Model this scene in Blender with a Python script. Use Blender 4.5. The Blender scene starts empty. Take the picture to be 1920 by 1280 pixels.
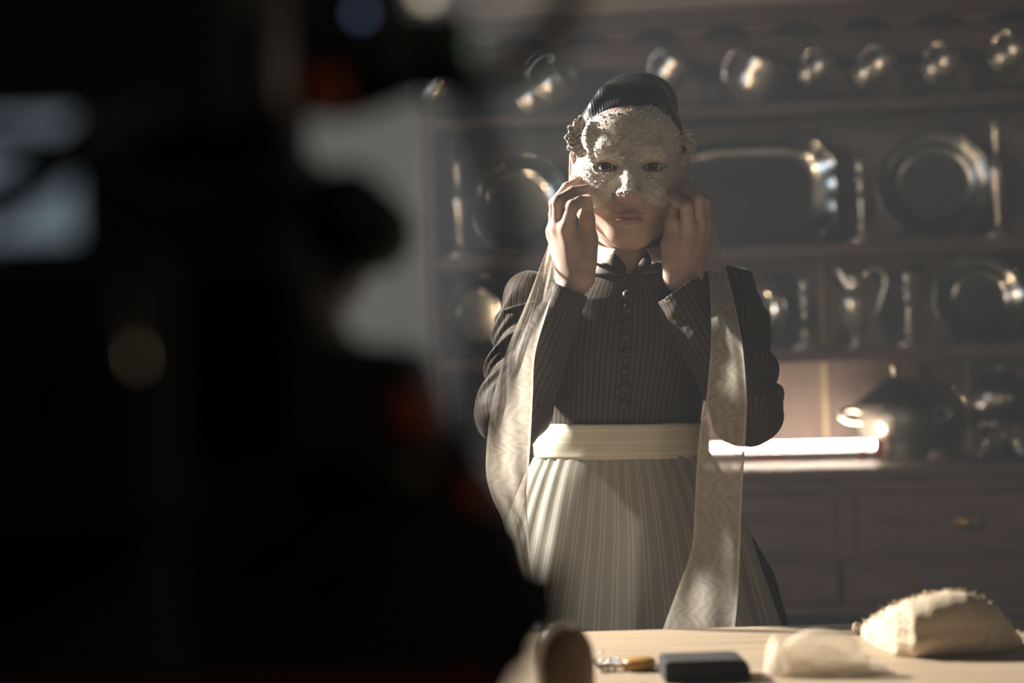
import bpy, bmesh, math, random
import numpy as np
from mathutils import Vector, Matrix
from mathutils.bvhtree import BVHTree

random.seed(7); rng = np.random.default_rng(7)
scene = bpy.context.scene
C = scene.collection

# ------------------------------------------------------------------ camera, world, light, exposure
F = 4420.0                      # focal length in pixels of the 1920x1280 frame
HC = 1.21                       # camera height
ROLL = math.radians(-1.7)
D = 3.40                        # distance of the woman
cam_d = bpy.data.cameras.new('camera'); cam = bpy.data.objects.new('camera', cam_d); C.objects.link(cam)
cam_d.sensor_width = 36.0; cam_d.lens = F / 1920 * 36.0
cam_d.clip_start = 0.05
cam_d.dof.use_dof = True; cam_d.dof.focus_distance = D - 0.08
cam_d.dof.aperture_fstop = 2.6
cam.matrix_world = Matrix.Translation((0, 0, HC)) @ Matrix.Rotation(math.radians(90), 4, 'X') @ Matrix.Rotation(ROLL, 4, 'Z')
scene.camera = cam

scene.view_settings.view_transform = 'Standard'
scene.view_settings.look = 'None'
scene.view_settings.gamma = 1.0
scene.view_settings.use_curve_mapping = False
scene.view_settings.exposure = 0.0
cy = scene.cycles; cy.max_bounces = 7; cy.diffuse_bounces = 3; cy.glossy_bounces = 3; cy.transmission_bounces = 5; cy.volume_bounces = 0; cy.transparent_max_bounces = 8

w = bpy.data.worlds.new('world'); scene.world = w; w.use_nodes = True
bg = w.node_tree.nodes['Background']; bg.inputs[0].default_value = (0.55, 0.62, 0.75, 1); bg.inputs[1].default_value = 0.01

def aim(o, target):
    d = Vector(target) - o.location
    o.rotation_euler = d.to_track_quat('-Z', 'Y').to_euler()
def light(name, kind, loc, target, energy, color, **kw):
    l = bpy.data.lights.new(name, kind); l.energy = energy; l.color = color
    for k, v in kw.items(): setattr(l, k, v)
    o = bpy.data.objects.new(name, l); C.objects.link(o); o.location = loc; aim(o, target); return o
# daylight lamp at the left, a little behind the woman
light('window_key', 'SPOT', (-2.36, 4.62, 2.70), (0.20, 3.32, 1.15), 2600, (1.0, 0.94, 0.85),
      shadow_soft_size=0.10, spot_size=math.radians(32), spot_blend=0.35)
# soft warm fill, an unseen panel added behind the camera, to the right
light('added_fill', 'AREA', (1.9, 0.1, 2.4), (0.4, 4.6, 1.2), 7, (1.0, 0.84, 0.66), shape='RECTANGLE', size=0.40, size_y=0.55)
# film lamp hung above, aimed at the dresser
light('lamp_dresser', 'SPOT', (-1.75, 3.1, 2.3), (0.9, 5.6, 1.5), 40, (1.0, 0.78, 0.55), shadow_soft_size=0.06, spot_size=math.radians(40), spot_blend=0.6)
# second, low film lamp beyond the left of the frame, also aimed at the dresser
light('lamp_low', 'SPOT', (-1.5, 3.0, 1.25), (0.95, 5.5, 1.45), 45, (1.0, 0.78, 0.54), shadow_soft_size=0.05, spot_size=math.radians(42), spot_blend=0.5)

# cool spot added unseen at the far left, tinting the dresser's left end
light('cool_tint_spot', 'SPOT', (-2.7, 3.7, 2.1), (-0.15, 5.4, 1.35), 55, (0.55, 0.74, 1.0), shadow_soft_size=0.35, spot_size=math.radians(30), spot_blend=0.7)

# ------------------------------------------------------------------ pixel helpers
RV = Vector((math.cos(ROLL), 0, math.sin(ROLL))); UV = Vector((-math.sin(ROLL), 0, math.cos(ROLL))); CAM = Vector((0, 0, HC))
def ray(px, py): return Vector((0, 1, 0)) + RV * ((px - 960) / F) + UV * (-(py - 640) / F)
def P(px, py, depth): return CAM + ray(px, py) * depth
def W(px, py, dy=0.0): return np.array(P(px, py, D + dy))
YAW = math.radians(11)          # the dresser stands turned, its right end nearer
DO = P(1400, 640, 5.45)         # a point of the shelf-front plane
DX = Vector((math.cos(YAW), -math.sin(YAW), 0)); DY = Vector((math.sin(YAW), math.cos(YAW), 0))
def DL(px, py, t=0.0):
    """local dresser coordinates (x, t, world z) of a pixel seen on the plane t behind the shelf fronts"""
    r = ray(px, py); k = ((DO + DY * t) - CAM).dot(DY) / r.dot(DY)
    p = CAM + r * k; q = p - DO
    return q.dot(DX), t, p.z
def DW(x, t, z): p = DO + DX * x + DY * t; return Vector((p.x, p.y, z))
DROT = (0, 0, -YAW)

# ------------------------------------------------------------------ materials
def mat(name, base=(0.5, 0.5, 0.5), rough=0.5, metal=0.0, var=0.0, var_scale=8, bump=0.0, bump_scale=60, stretch=(1, 1, 1), col2=None, **kw):
    m = bpy.data.materials.new(name); m.use_nodes = True
    nt = m.node_tree; b = nt.nodes['Principled BSDF']
    b.inputs['Base Color'].default_value = (*base, 1); b.inputs['Roughness'].default_value = rough; b.inputs['Metallic'].default_value = metal
    for k, v in kw.items(): b.inputs[k.replace('_', ' ')].default_value = v
    if var or bump or col2:
        tc = nt.nodes.new('ShaderNodeTexCoord'); mp = nt.nodes.new('ShaderNodeMapping'); mp.inputs['Scale'].default_value = stretch
        nt.links.new(tc.outputs['Object'], mp.inputs['Vector'])
    if var or col2:
        n = nt.nodes.new('ShaderNodeTexNoise'); n.inputs['Scale'].default_value = var_scale; n.inputs['Detail'].default_value = 6
        nt.links.new(mp.outputs[0], n.inputs['Vector'])
        r = nt.nodes.new('ShaderNodeValToRGB'); r.color_ramp.elements[0].position = 0.3; r.color_ramp.elements[1].position = 0.7
        c2 = col2 or tuple(min(1, c * (1 + var)) for c in base); c1 = base if col2 else tuple(c * (1 - var) for c in base)
        r.color_ramp.elements[0].color = (*c1, 1); r.color_ramp.elements[1].color = (*c2, 1)
        nt.links.new(n.outputs['Fac'], r.inputs[0]); nt.links.new(r.outputs[0], b.inputs['Base Color'])
    if bump:
        n2 = nt.nodes.new('ShaderNodeTexNoise'); n2.inputs['Scale'].default_value = bump_scale; n2.inputs['Detail'].default_value = 5
        nt.links.new(mp.outputs[0], n2.inputs['Vector'])
        bp = nt.nodes.new('ShaderNodeBump'); bp.inputs['Strength'].default_value = bump; bp.inputs['Distance'].default_value = 0.002
        nt.links.new(n2.outputs['Fac'], bp.inputs['Height']); nt.links.new(bp.outputs[0], b.inputs['Normal'])
    return m
def emit(name, col, strength):
    m = mat(name, (0.8, 0.8, 0.8), 0.4)
    b = m.node_tree.nodes['Principled BSDF']; b.inputs['Emission Color'].default_value = (*col, 1); b.inputs['Emission Strength'].default_value = strength
    return m
M = {}
M['wall'] = mat('cream_plaster', (0.66, 0.55, 0.40), 0.85, var=0.12, var_scale=3, bump=0.15)
M['floor'] = mat('dark_boards', (0.05, 0.04, 0.033), 0.6, var=0.3, stretch=(1, 8, 1))
M['ceil'] = mat('ceiling_plaster', (0.2, 0.18, 0.15), 0.9)
M['wood'] = mat('dresser_wood', (0.105, 0.054, 0.040), 0.58, var=0.35, var_scale=5, stretch=(1.5, 6, 14), bump=0.1)
M['wood_v'] = mat('dresser_board', (0.135, 0.095, 0.08), 0.6, var=0.25, var_scale=5, stretch=(14, 6, 1.2), bump=0.1)
M['batten'] = mat('pale_batten', (0.40, 0.31, 0.17), 0.5, var=0.1)
M['pewter'] = mat('pewter', (0.46, 0.43, 0.37), 0.17, 1.0, var=0.15, var_scale=30)
M['pewter_dull'] = mat('dull_pewter', (0.30, 0.29, 0.265), 0.28, 1.0, var=0.12, var_scale=20)
M['silver'] = mat('silver', (0.76, 0.69, 0.58), 0.11, 1.0, var=0.08, var_scale=25)
M['satin'] = mat('satin_silver', (0.78, 0.71, 0.60), 0.26, 0.85, var=0.08, var_scale=25)
M['brass'] = mat('aged_brass', (0.30, 0.19, 0.08), 0.35, 1.0, var=0.2)
M['tin'] = mat('pale_tin', (0.55, 0.50, 0.43), 0.38, 0.65)
M['iron'] = mat('dark_iron', (0.035, 0.033, 0.03), 0.35, 0.8)
M['tubeglow'] = emit('lit_tube', (1.0, 0.84, 0.66), 60)
M['housing'] = mat('grey_housing', (0.22, 0.22, 0.23), 0.5)
M['redplastic'] = mat('red_plastic', (0.35, 0.04, 0.025), 0.45)
M['table'] = mat('scrubbed_pine', (0.36, 0.278, 0.19), 0.55, var=0.16, var_scale=4, stretch=(1.2, 22, 6), bump=0.2, bump_scale=30)
M['black'] = mat('black_anodised', (0.028, 0.027, 0.024), 0.55)
M['blackmatte'] = mat('black_rubber', (0.014, 0.014, 0.012), 0.8)
M['grey_metal'] = mat('grey_rod', (0.26, 0.25, 0.23), 0.5, 0.4)
M['steel'] = mat('steel_knob', (0.55, 0.5, 0.38), 0.25, 1.0)
M['brassknob'] = mat('brass_knob', (0.55, 0.47, 0.26), 0.4, 0.3)
M['screen'] = emit('lit_monitor', (0.50, 0.66, 0.80), 0.22)
M['orange'] = mat('orange_red_plastic', (0.45, 0.07, 0.02), 0.5)
M['led_blue'] = emit('indicator_blue', (0.35, 0.5, 0.9), .5)
M['led_green'] = emit('indicator_green', (0.1, 0.7, 0.15), .35)
M['glow_warm'] = emit('warm_glow', (1.0, 0.85, 0.6), 1.6)  # made-up glow for a cream highlight, not a real indicator

# ------------------------------------------------------------------ mesh helpers
def link(name, me, material, parent=None, smooth=True):
    o = bpy.data.objects.new(name, me); C.objects.link(o)
    if material is not None:
        for mm in (material if isinstance(material, (list, tuple)) else [material]): me.materials.append(mm)
    if parent is not None: o.parent = parent
    if smooth and len(me.polygons): me.polygons.foreach_set('use_smooth', [True] * len(me.polygons))
    return o
def from_np(name, V, Q, material, parent=None, smooth=True, attrs=None):
    me = bpy.data.meshes.new(name)
    V = np.asarray(V, dtype=np.float32); Q = np.asarray(Q, dtype=np.int32)
    n = Q.shape[1]
    me.vertices.add(len(V)); me.vertices.foreach_set('co', V.ravel())
    me.loops.add(Q.size); me.loops.foreach_set('vertex_index', Q.ravel())
    me.polygons.add(len(Q)); me.polygons.foreach_set('loop_start', np.arange(0, Q.size, n, dtype=np.int32))
    me.update(calc_edges=True); me.validate()
    if attrs:
        for k, a in attrs.items():
            at = me.attributes.new(k, 'FLOAT', 'POINT'); at.data.foreach_set('value', np.asarray(a, dtype=np.float32))
    return link(name, me, material, parent, smooth)
def bm_obj(name, bm, material, parent=None, smooth=False):
    me = bpy.data.meshes.new(name); bmesh.ops.recalc_face_normals(bm, faces=bm.faces); bm.to_mesh(me); bm.free()
    return link(name, me, material, parent, smooth)
def empty(name, loc, rot=(0, 0, 0)):
    o = bpy.data.objects.new(name, None); C.objects.link(o); o.location = loc; o.rotation_euler = rot; o.empty_display_size = 0.05; return o
def tag(o, label=None, cat=None, group=None, kind=None):
    if label: o['label'] = label
    if cat: o['category'] = cat
    if group: o['group'] = group
    if kind: o['kind'] = kind
    return o
def place(o, parent):
    """parent keeping the world-space vertices that the mesh was built with"""
    o.parent = parent
    o.matrix_parent_inverse = parent.matrix_basis.inverted()
    return o
def box_bm(x0, x1, y0, y1, z0, z1, bev=0.0, bm=None):
    bm = bm or bmesh.new()
    r = bmesh.ops.create_cube(bm, size=1.0)
    for v in r['verts']:
        v.co = Vector((x0 + (v.co.x + .5) * (x1 - x0), y0 + (v.co.y + .5) * (y1 - y0), z0 + (v.co.z + .5) * (z1 - z0)))
    if bev:
        ed = list({e for v in r['verts'] for e in v.link_edges})
        bmesh.ops.bevel(bm, geom=ed, offset=bev, segments=2, affect='EDGES', profile=0.6)
    return bm
def box(name, x0, x1, y0, y1, z0, z1, material, parent=None, bev=0.003):
    return bm_obj(name, box_bm(x0, x1, y0, y1, z0, z1, bev), material, parent, False)
def lathe(name, prof, material, parent=None, seg=32, flute=0.0, nfl=0, square=False, smooth=True, sx=1.0):
    prof = np.array(prof, float); n = len(prof); th = np.linspace(0, 2 * np.pi, seg, endpoint=False)
    rr = prof[:, 0][:, None] * (1 + flute * np.cos(nfl * th)[None, :])
    V = np.stack([rr * np.cos(th) * sx, rr * np.sin(th), np.repeat(prof[:, 1][:, None], seg, 1)], -1).reshape(-1, 3)
    i = np.arange(n - 1)[:, None]; j = np.arange(seg)[None, :]
    a = i * seg + j; b = i * seg + (j + 1) % seg
    Q = np.stack([a, b, b + seg, a + seg], -1).reshape(-1, 4)
    return from_np(name, V, Q, material, parent, smooth)
def smooth_path(pts, n):
    pts = np.array(pts, float); k = len(pts)
    ext = np.vstack([2 * pts[0] - pts[1], pts, 2 * pts[-1] - pts[-2]])
    out = []
    for t in np.linspace(0, k - 1, n):
        i = min(int(t), k - 2); u = t - i
        p0, p1, p2, p3 = ext[i], ext[i + 1], ext[i + 2], ext[i + 3]
        out.append(.5 * ((2 * p1) + (p2 - p0) * u + (2 * p0 - 5 * p1 + 4 * p2 - p3) * u * u + (3 * p1 - p0 - 3 * p2 + p3) * u ** 3))
    return np.array(out)
def tube(name, pts, rad, material, parent=None, n=None, seg=12, raw=False):
    """pts: path, rad: number or list; closed with end caps"""
    n = n or max(2, len(pts) * 6)
    path = smooth_path(pts, n) if len(pts) > 2 else np.linspace(pts[0], pts[-1], 2)
    m = len(path)
    r = np.interp(np.linspace(0, 1, m), np.linspace(0, 1, len(rad)), rad) if hasattr(rad, '__len__') else np.full(m, rad)
    tang = np.gradient(path, axis=0); tang /= np.linalg.norm(tang, axis=1)[:, None] + 1e-12
    up = np.array([0.0, 0, 1]) if abs(tang[0][2]) < 0.9 else np.array([1.0, 0, 0])
    V = []
    for i in range(m):
        s = np.cross(tang[i], up); s /= np.linalg.norm(s) + 1e-12; up = np.cross(s, tang[i])
        a = np.linspace(0, 2 * np.pi, seg, endpoint=False)
        V.append(path[i] + r[i] * (np.cos(a)[:, None] * s + np.sin(a)[:, None] * up))
    V = np.concatenate(V)
    bm = bmesh.new(); vs = [bm.verts.new(v) for v in V]
    for i in range(m - 1):
        for j in range(seg):
            bm.faces.new((vs[i * seg + j], vs[i * seg + (j + 1) % seg], vs[(i + 1) * seg + (j + 1) % seg], vs[(i + 1) * seg + j]))
    bm.faces.new(vs[:seg][::-1]); bm.faces.new(vs[-seg:])
    if raw: return bm
    return bm_obj(name, bm, material, parent, True)
def grid_quads(nr, nc, wrap=False):
    i = np.arange(nr - 1)[:, None]; j = np.arange(nc if wrap else nc - 1)[None, :]
    a = i * nc + j; b = i * nc + (j + 1) % nc
    return np.stack([a, b, b + nc, a + nc], -1).reshape(-1, 4)
def wavy(V, scale, seed, octs=3):
    """cheap smooth noise in [-1,1] from sines"""
    r = np.random.default_rng(seed); out = np.zeros(len(V)); amp = 1.0; tot = 0
    for o in range(octs):
        for k in range(4):
            d = r.normal(size=3); d /= np.linalg.norm(d)
            out += amp * np.sin(V @ d * scale * (1.8 ** o) * (0.7 + 0.6 * r.random()) + r.random() * 6.28); tot += amp * .5
        amp *= .55
    return np.clip(out / tot, -1.5, 1.5)

# ------------------------------------------------------------------ signed-distance modelling
class SDF:
    def __init__(s, lo, hi, h):
        s.lo = np.array(lo, float); s.h = h; s.n = np.ceil((np.array(hi) - s.lo) / h).astype(int) + 1
        s.F = np.full(tuple(s.n), 0.05, np.float32)
    def _sl(s, lo, hi):
        a = np.clip(np.floor((np.array(lo) - s.lo) / s.h).astype(int), 0, s.n); b = np.clip(np.ceil((np.array(hi) - s.lo) / s.h).astype(int) + 1, 0, s.n)
        if np.any(b <= a): return None, None
        ax = [(s.lo[k] + s.h * np.arange(a[k], b[k])).astype(np.float32) for k in range(3)]
        return tuple(slice(a[k], b[k]) for k in range(3)), ax
    def apply(s, fn, lo, hi, k, op='add', mg=0.03):
        sl, ax = s._sl(np.array(lo) - mg, np.array(hi) + mg)
        if sl is None: return
        X, Y, Z = ax[0][:, None, None], ax[1][None, :, None], ax[2][None, None, :]
        d = fn(X, Y, Z).astype(np.float32); f = s.F[sl]
        if op == 'sub': d = -d
        hh = np.maximum(k - np.abs(f - d), 0) / k if k > 0 else 0
        s.F[sl] = (np.minimum(f, d) - hh * hh * k * .25) if op == 'add' else (np.maximum(f, d) + hh * hh * k * .25)
    def cone(s, a, b, r1, r2, k=0.006, op='add', cap=None):
        a = np.asarray(a, float); b = np.asarray(b, float); ba = b - a; L2 = ba @ ba; u = ba / math.sqrt(L2)
        def fn(X, Y, Z):
            px, py, pz = X - a[0], Y - a[1], Z - a[2]
            t = np.clip((px * ba[0] + py * ba[1] + pz * ba[2]) / L2, 0, 1)
            d = np.sqrt((px - t * ba[0]) ** 2 + (py - t * ba[1]) ** 2 + (pz - t * ba[2]) ** 2) - (r1 + (r2 - r1) * t)
            if cap is not None: d = np.maximum(d, (X - b[0]) * u[0] + (Y - b[1]) * u[1] + (Z - b[2]) * u[2] - cap)
            return d
        m = max(r1, r2); s.apply(fn, np.minimum(a, b) - m, np.maximum(a, b) + m, k, op)
    def chain(s, pts, rs, k=0.004):
        for i in range(len(pts) - 1): s.cone(pts[i], pts[i + 1], rs[i], rs[i + 1], k if i else k)
    def ell(s, c, r, k=0.006, op='add', R=None):
        c = np.asarray(c, float); r = np.asarray(r, float)
        R = np.eye(3) if R is None else R       # rows: local axes
        def fn(X, Y, Z):
            x, y, z = X - c[0], Y - c[1], Z - c[2]
            q = [(R[i][0] * x + R[i][1] * y + R[i][2] * z) for i in range(3)]
            k0 = np.sqrt(sum((q[i] / r[i]) ** 2 for i in range(3))); k1 = np.sqrt(sum((q[i] / r[i] ** 2) ** 2 for i in range(3))) + 1e-9
            return k0 * (k0 - 1) / k1
        m = r.max(); s.apply(fn, c - m, c + m, k, op)
    def mesh(s, lo=None, hi=None):
        F_ = s.F; o = s.lo
        if lo is not None:
            sl, ax = s._sl(lo, hi); F_ = F_[sl]; o = np.array([a[0] for a in ax])
        return surface_nets(F_, o, s.h)
def surface_nets(F_, o, h):
    S = F_ < 0; nx, ny, nz = F_.shape
    cs = [(i, j, k) for i in (0, 1) for j in (0, 1) for k in (0, 1)]
    cnt = sum(S[i:nx - 1 + i, j:ny - 1 + j, k:nz - 1 + k].astype(np.uint8) for i, j, k in cs)
    act = (cnt > 0) & (cnt < 8); idx = np.argwhere(act)
    vid = np.full(act.shape, -1, np.int32); vid[act] = np.arange(len(idx))
    vals = {c: F_[idx[:, 0] + c[0], idx[:, 1] + c[1], idx[:, 2] + c[2]] for c in cs}
    acc = np.zeros((len(idx), 3)); num = np.zeros(len(idx))
    for c in cs:
        for a in range(3):
            if c[a]: continue
            d = list(c); d[a] = 1; v0, v1 = vals[c], vals[tuple(d)]
            m = (v0 < 0) != (v1 < 0); t = np.where(m, v0 / np.where(m, v0 - v1, 1), 0)
            p = np.tile(np.array(c, float), (len(idx), 1)); p[:, a] = t
            acc[m] += p[m]; num += m
    V = (idx + acc / num[:, None]) * h + o
    Qs = []
    for a in range(3):
        b, c = (a + 1) % 3, (a + 2) % 3
        sl0 = [slice(None)] * 3; sl1 = [slice(None)] * 3; sl0[a] = slice(0, -1); sl1[a] = slice(1, None)
        s0, s1 = S[tuple(sl0)], S[tuple(sl1)]
        e = np.argwhere(s0 != s1); e = e[(e[:, b] > 0) & (e[:, c] > 0) & (e[:, b] < F_.shape[b] - 1) & (e[:, c] < F_.shape[c] - 1)]
        ins = s0[e[:, 0], e[:, 1], e[:, 2]]
        def at(db, dc):
            q = e.copy(); q[:, b] += db; q[:, c] += dc; return vid[q[:, 0], q[:, 1], q[:, 2]]
        q = np.stack([at(-1, -1), at(0, -1), at(0, 0), at(-1, 0)], -1)
        q[~ins] = q[~ins][:, ::-1]; Qs.append(q)
    return V, np.concatenate(Qs)

# ------------------------------------------------------------------ the room
tag(box('floor', -4, 4, -1.5, 7.6, -0.05, 0, M['floor'], bev=0), kind='structure')
wl = 3.6
def yaw_box(name, x0, x1, t0, t1, z0, z1, material, bev=0.003):
    o = box(name, x0, x1, t0, t1, z0, z1, material, bev=bev); o.location = (DO.x, DO.y, 0); o.rotation_euler = DROT; return o
tag(yaw_box('wall_back', -3.6, 3.4, 0.245, 0.33, 0, 2.9, M['wall'], 0), kind='structure')

# ------------------------------------------------------------------ dresser
dr = empty('dresser', (DO.x, DO.y, 0), DROT)
tag(dr, 'tall dark wooden kitchen dresser with shelves of metalware behind the woman', 'dresser')
def dbox(name, x0, x1, t0, t1, z0, z1, m='wood', parent=dr, bev=0.003): return box(name, x0, x1, t0, t1, z0, z1, M[m], parent, bev)
XL = DL(797, 500)[0]; XR = DL(2120, 500)[0]
zz = lambda y, t=0.0: DL(1500, y, t)[2]
SH = [(zz(190), zz(212)), (zz(458), zz(484)), (zz(655), zz(680))]      # shelf top, bottom
TD = 0.20
TF = -0.28
ZC = zz(880, TF - .015)      # counter top
#                   # counter front
dbox('side_panel', XL, XL + .03, 0, TD, ZC, zz(20)); dbox('side_panel', XR - .03, XR, 0, TD, ZC, zz(20))
for a, b in SH: dbox('shelf', XL + .03, XR - .03, 0.0, TD, b, a)
# cornice in three mouldings
dbox('cornice', XL - .05, XR + .05, -.07, TD, zz(18, -.07), zz(2, -.07)); dbox('cornice', XL - .035, XR + .035, -.045, TD, zz(34, -.045), zz(18, -.07))
# frieze board with arches
bm = bmesh.new(); ztop, zlow, zarch = zz(34, -.045), zz(60), zz(42)
n_arch = 10; xs = np.linspace(XL, XR, n_arch + 1); pts = [(XL, ztop), (XR, ztop)]
low = []
for i in range(n_arch):
    x0, x1 = xs[i] + .02, xs[i + 1] - .02
    low += [(xs[i], zlow), (x0, zlow)]
    for k in range(1, 8):
        u = k / 8; low.append((x0 + (x1 - x0) * u, zlow + (zarch - zlow) * math.sin(math.pi * u) ** .6))
    low.append((x1, zlow))
low.append((XR, zlow))
for x, z in low: pass
for a, b in zip(low[:-1], low[1:]):
    if b[0] - a[0] < 1e-6: continue
    f = [bm.verts.new((a[0], -.012, a[1])), bm.verts.new((b[0], -.012, b[1])), bm.verts.new((b[0], -.012, ztop)), bm.verts.new((a[0], -.012, ztop))]
    g = [bm.verts.new((v.co.x, .012, v.co.z)) for v in f]
    bm.faces.new(f); bm.faces.new(g[::-1])
    for i in range(4): bm.faces.new((f[i], g[i], g[(i + 1) % 4], f[(i + 1) % 4]))
bmesh.ops.remove_doubles(bm, verts=bm.verts, dist=1e-5)
bm_obj('frieze', bm, M['wood'], dr)
dbox('hook_rail', XL + .03, XR - .03, .10, .125, zz(112, .1), zz(60, .1))
# back boards, each a plank, with pale battens over some joints
jx = DL(1542, 560, TD)[0]; pw = 0.335
edges = [jx + (k - 4) * pw for k in range(9)]
edges = [XL + .03] + [e for e in edges if XL + .08 < e < XR - .08] + [XR - .03]
for a, b in zip(edges[:-1], edges[1:]): dbox('back_board', a + .0015, b - .0015, TD, TD + .014, zz(1154, TF), zz(10), 'wood_v')
for e in edges[1:-1]:
    for (y0, y1) in ((SH[1][1], SH[2][0] + .01), (SH[2][1], ZC + .01)):
        dbox('batten', e - .005, e + .005, TD - .006, TD, y1, y0, 'batten', bev=.002)
# counter and drawers
dbox('counter', XL - .02, XR + .02, TF - .015, TD, ZC - .022, ZC, bev=.006)
zb = zz(1154, TF); zr0 = zz(925, TF); zr1 = zz(1048, TF)
dbox('carcass', XL, XR, TF + .02, TD, zb, ZC - .022)
dbox('drawer_rail', XL, XR, TF, TF + .02, zr0, ZC - .022); dbox('drawer_rail', XL, XR, TF + .004, TF + .02, zr1 - .006, zr1 + .006); dbox('drawer_rail', XL, XR, TF, TF + .02, zb, zb + .02)
sx = DL(1588, 980, TF)[0]; dw = 0.52
st = [sx + k * dw for k in range(-3, 3)]; st = [XL] + [s_ for s_ in st if XL + .1 < s_ < XR - .1] + [XR]
for s_ in st: dbox('drawer_stile', max(XL, s_ - .02), min(XR, s_ + .02), TF, TF + .02, zr1, zr0)
def pull(x, z, parent):
    bm = bmesh.new()
    for a in range(24):
        pass
    th = np.linspace(0, 2 * np.pi, 28, endpoint=False)
    prof = [(1.0, 0), (.95, -.006), (.8, -.008), (.55, -.005), (.3, -.012), (0.01, -.014)]
    V = np.concatenate([np.stack([x + .034 * r * np.cos(th), np.full(28, TF + .004 + y), z + .02 * r * np.sin(th)], -1) for r, y in prof])
    o = from_np('drawer_pull', V, grid_quads(len(prof), 28, True), M['brass'], parent)
    return o
for a, b in zip(st[:-1], st[1:]):
    for (z0, z1) in ((zr1 + .008, zr0 - .003), (zb + .023, zr1 - .008)):
        x0, x1 = a + .022, b - .022
        d = dbox('drawer', x0, x1, TF + .003, TF + .04, z0, z1, bev=.004)
        if z0 > zr1: pull((x0 + x1) / 2, (z0 + z1) / 2, d)
for x in (XL + .04, (XL + XR) / 2, XR - .04):
    for t in (TF + .04, TD - .05): dbox('leg', x - .03, x + .03, t - .03, t + .03, 0, zb)
dbox('pot_board', XL, XR, TF + .02, TD, .12, .15)

# ------------------------------------------------------------------ metalware
def dplace(o, x, t, z, rot=None):
    o.location = DW(x, t, z); o.rotation_euler = (rot or Matrix.Identity(3)).to_euler() if rot is None else rot
    return o
RZ = Matrix.Rotation(-YAW, 3, 'Z')
def rot_e(*ms):
    m = RZ.copy()
    for a in ms: m = m @ a
    return m.to_euler()
RX = lambda a: Matrix.Rotation(math.radians(a), 3, 'X'); RY = lambda a: Matrix.Rotation(math.radians(a), 3, 'Y'); RZd = lambda a: Matrix.Rotation(math.radians(a), 3, 'Z')
def stand_on(px, py_base, t, ztop): # x from the pixel, z from the shelf
    return DL(px, py_base, t)[0], t, ztop
def scallop(th, n, amp): return 1 + amp * np.abs(np.cos(n * th / 2)) - amp
def plate(px, py, rx_px, rz_px, t, shelf_z, label, cat='plate', n=10, amp=.03, power=2.0, m='pewter', rim=.78, lean=10, group=None, beads=0):
    x, _, z = DL(px, py, t); s = (Vector(DW(x, t, z)) - CAM).length / F
    rx, rz = rx_px * s, rz_px * s
    th = np.linspace(0, 2 * np.pi, 96, endpoint=False)
    sup = (np.abs(np.cos(th)) ** power + np.abs(np.sin(th)) ** power) ** (-1 / power)
    out = sup * scallop(th, n, amp)
    prof = [(0.001, -.004), (rim * .75, -.004), (rim * .93, -.002), (rim, .006), (rim + (1 - rim) * .3, .011), (.93, .013), (.965, .019), (.99, .019), (1.0, .014), (.985, .009), (.93, .008), (rim, .001), (rim * .9, -.009), (0.001, -.009)]
    V = []
    for r, y in prof:
        k = sup + (out - sup) * max(0, (r - rim) / (1 - rim)) if r > rim else sup
        V.append(np.stack([rx * r * k * np.cos(th), np.full(96, -y), rz * r * k * np.sin(th)], -1))
    V = np.concatenate(V)
    root = from_np('plate' if cat == 'plate' else cat.replace(' ', '_'), V, grid_quads(len(prof), 96, True), M[m])
    h = rz * out[72] * math.cos(math.radians(lean))
    root.location = DW(x, t, shelf_z + h + .001); root.rotation_euler = rot_e(RX(-lean))
    tag(root, label, cat, group)
    if beads:
        for k in range(beads):
            pass
    return root
def thing(name, label, cat, px, py, t, z, group=None, rz=0.0):
    x = DL(px, py, t)[0]; e = empty(name, DW(x, t, z), rot_e(RZd(rz))); return tag(e, label, cat, group)

# upper shelf: cups and tankards hanging from hooks
def cup(px, py, len_px, dia_px, tilt, label, kind='mug', yawd=-20, rnd=False):
    t = .045; x, _, z = DL(px, py, t); s = (Vector(DW(x, t, z)) - CAM).length / F
    L, R_ = len_px * s * 1.12, dia_px * s / 2 * 1.15
    e = empty('hanging_' + kind, DW(x, t, z), rot_e(RZd(yawd), RY(tilt))); tag(e, label, kind, 'metal cups hung from the dresser rail')
    if rnd: prof = [(.002, -L * .5), (R_ * .5, -L * .48), (R_ * .85, -L * .36), (R_, -L * .1), (R_ * .97, L * .2), (R_ * .9, L * .4), (R_ * .96, L * .5), (R_ * .92, L * .5), (R_ * .86, L * .4), (R_ * .92, 0), (R_ * .8, -L * .34), (.002, -L * .44)]
    else: prof = [(.002, -L * .5), (R_ * 1.02, -L * .5), (R_ * 1.06, -L * .46), (R_ * .98, -L * .42), (R_ * .97, -.1 * L), (R_ * 1.02, -.06 * L), (R_ * 1.02, .0), (R_ * .95, .04 * L), (R_ * .93, L * .4), (R_ * 1.0, L * .46), (R_ * 1.0, L * .5), (R_ * .93, L * .5), (R_ * .87, L * .4), (R_ * .9, -L * .4), (.002, -L * .44)]
    b = lathe('bowl', prof, M['satin'], e, 40)
    h = tube('handle', [(-R_ * .9, 0, L * .30), (-R_ * 1.3, 0, L * .36), (-R_ * 1.5, 0, L * .08), (-R_ * 1.28, 0, -L * .24), (-R_ * .95, 0, -L * .28)], [.0025, .003, .003, .003, .0025], M['silver'], e, 20, 8)
    return e
cup(1030, 168, 84, 78, 62, 'pewter mug hanging left of the woman\'s head, partly behind a cable', rnd=False)
cup(1418, 152, 84, 84, 30, 'large round bottomed cup hanging just right of the woman\'s head', 'cup', rnd=True)
cup(1532, 132, 50, 44, 62, 'small mug hanging second to the right of the woman\'s head')
cup(1642, 130, 62, 48, 62, 'banded mug hanging third to the right of the woman\'s head')
cup(1766, 125, 50, 50, 62, 'plain dull mug hanging above the large round plate')
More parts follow.
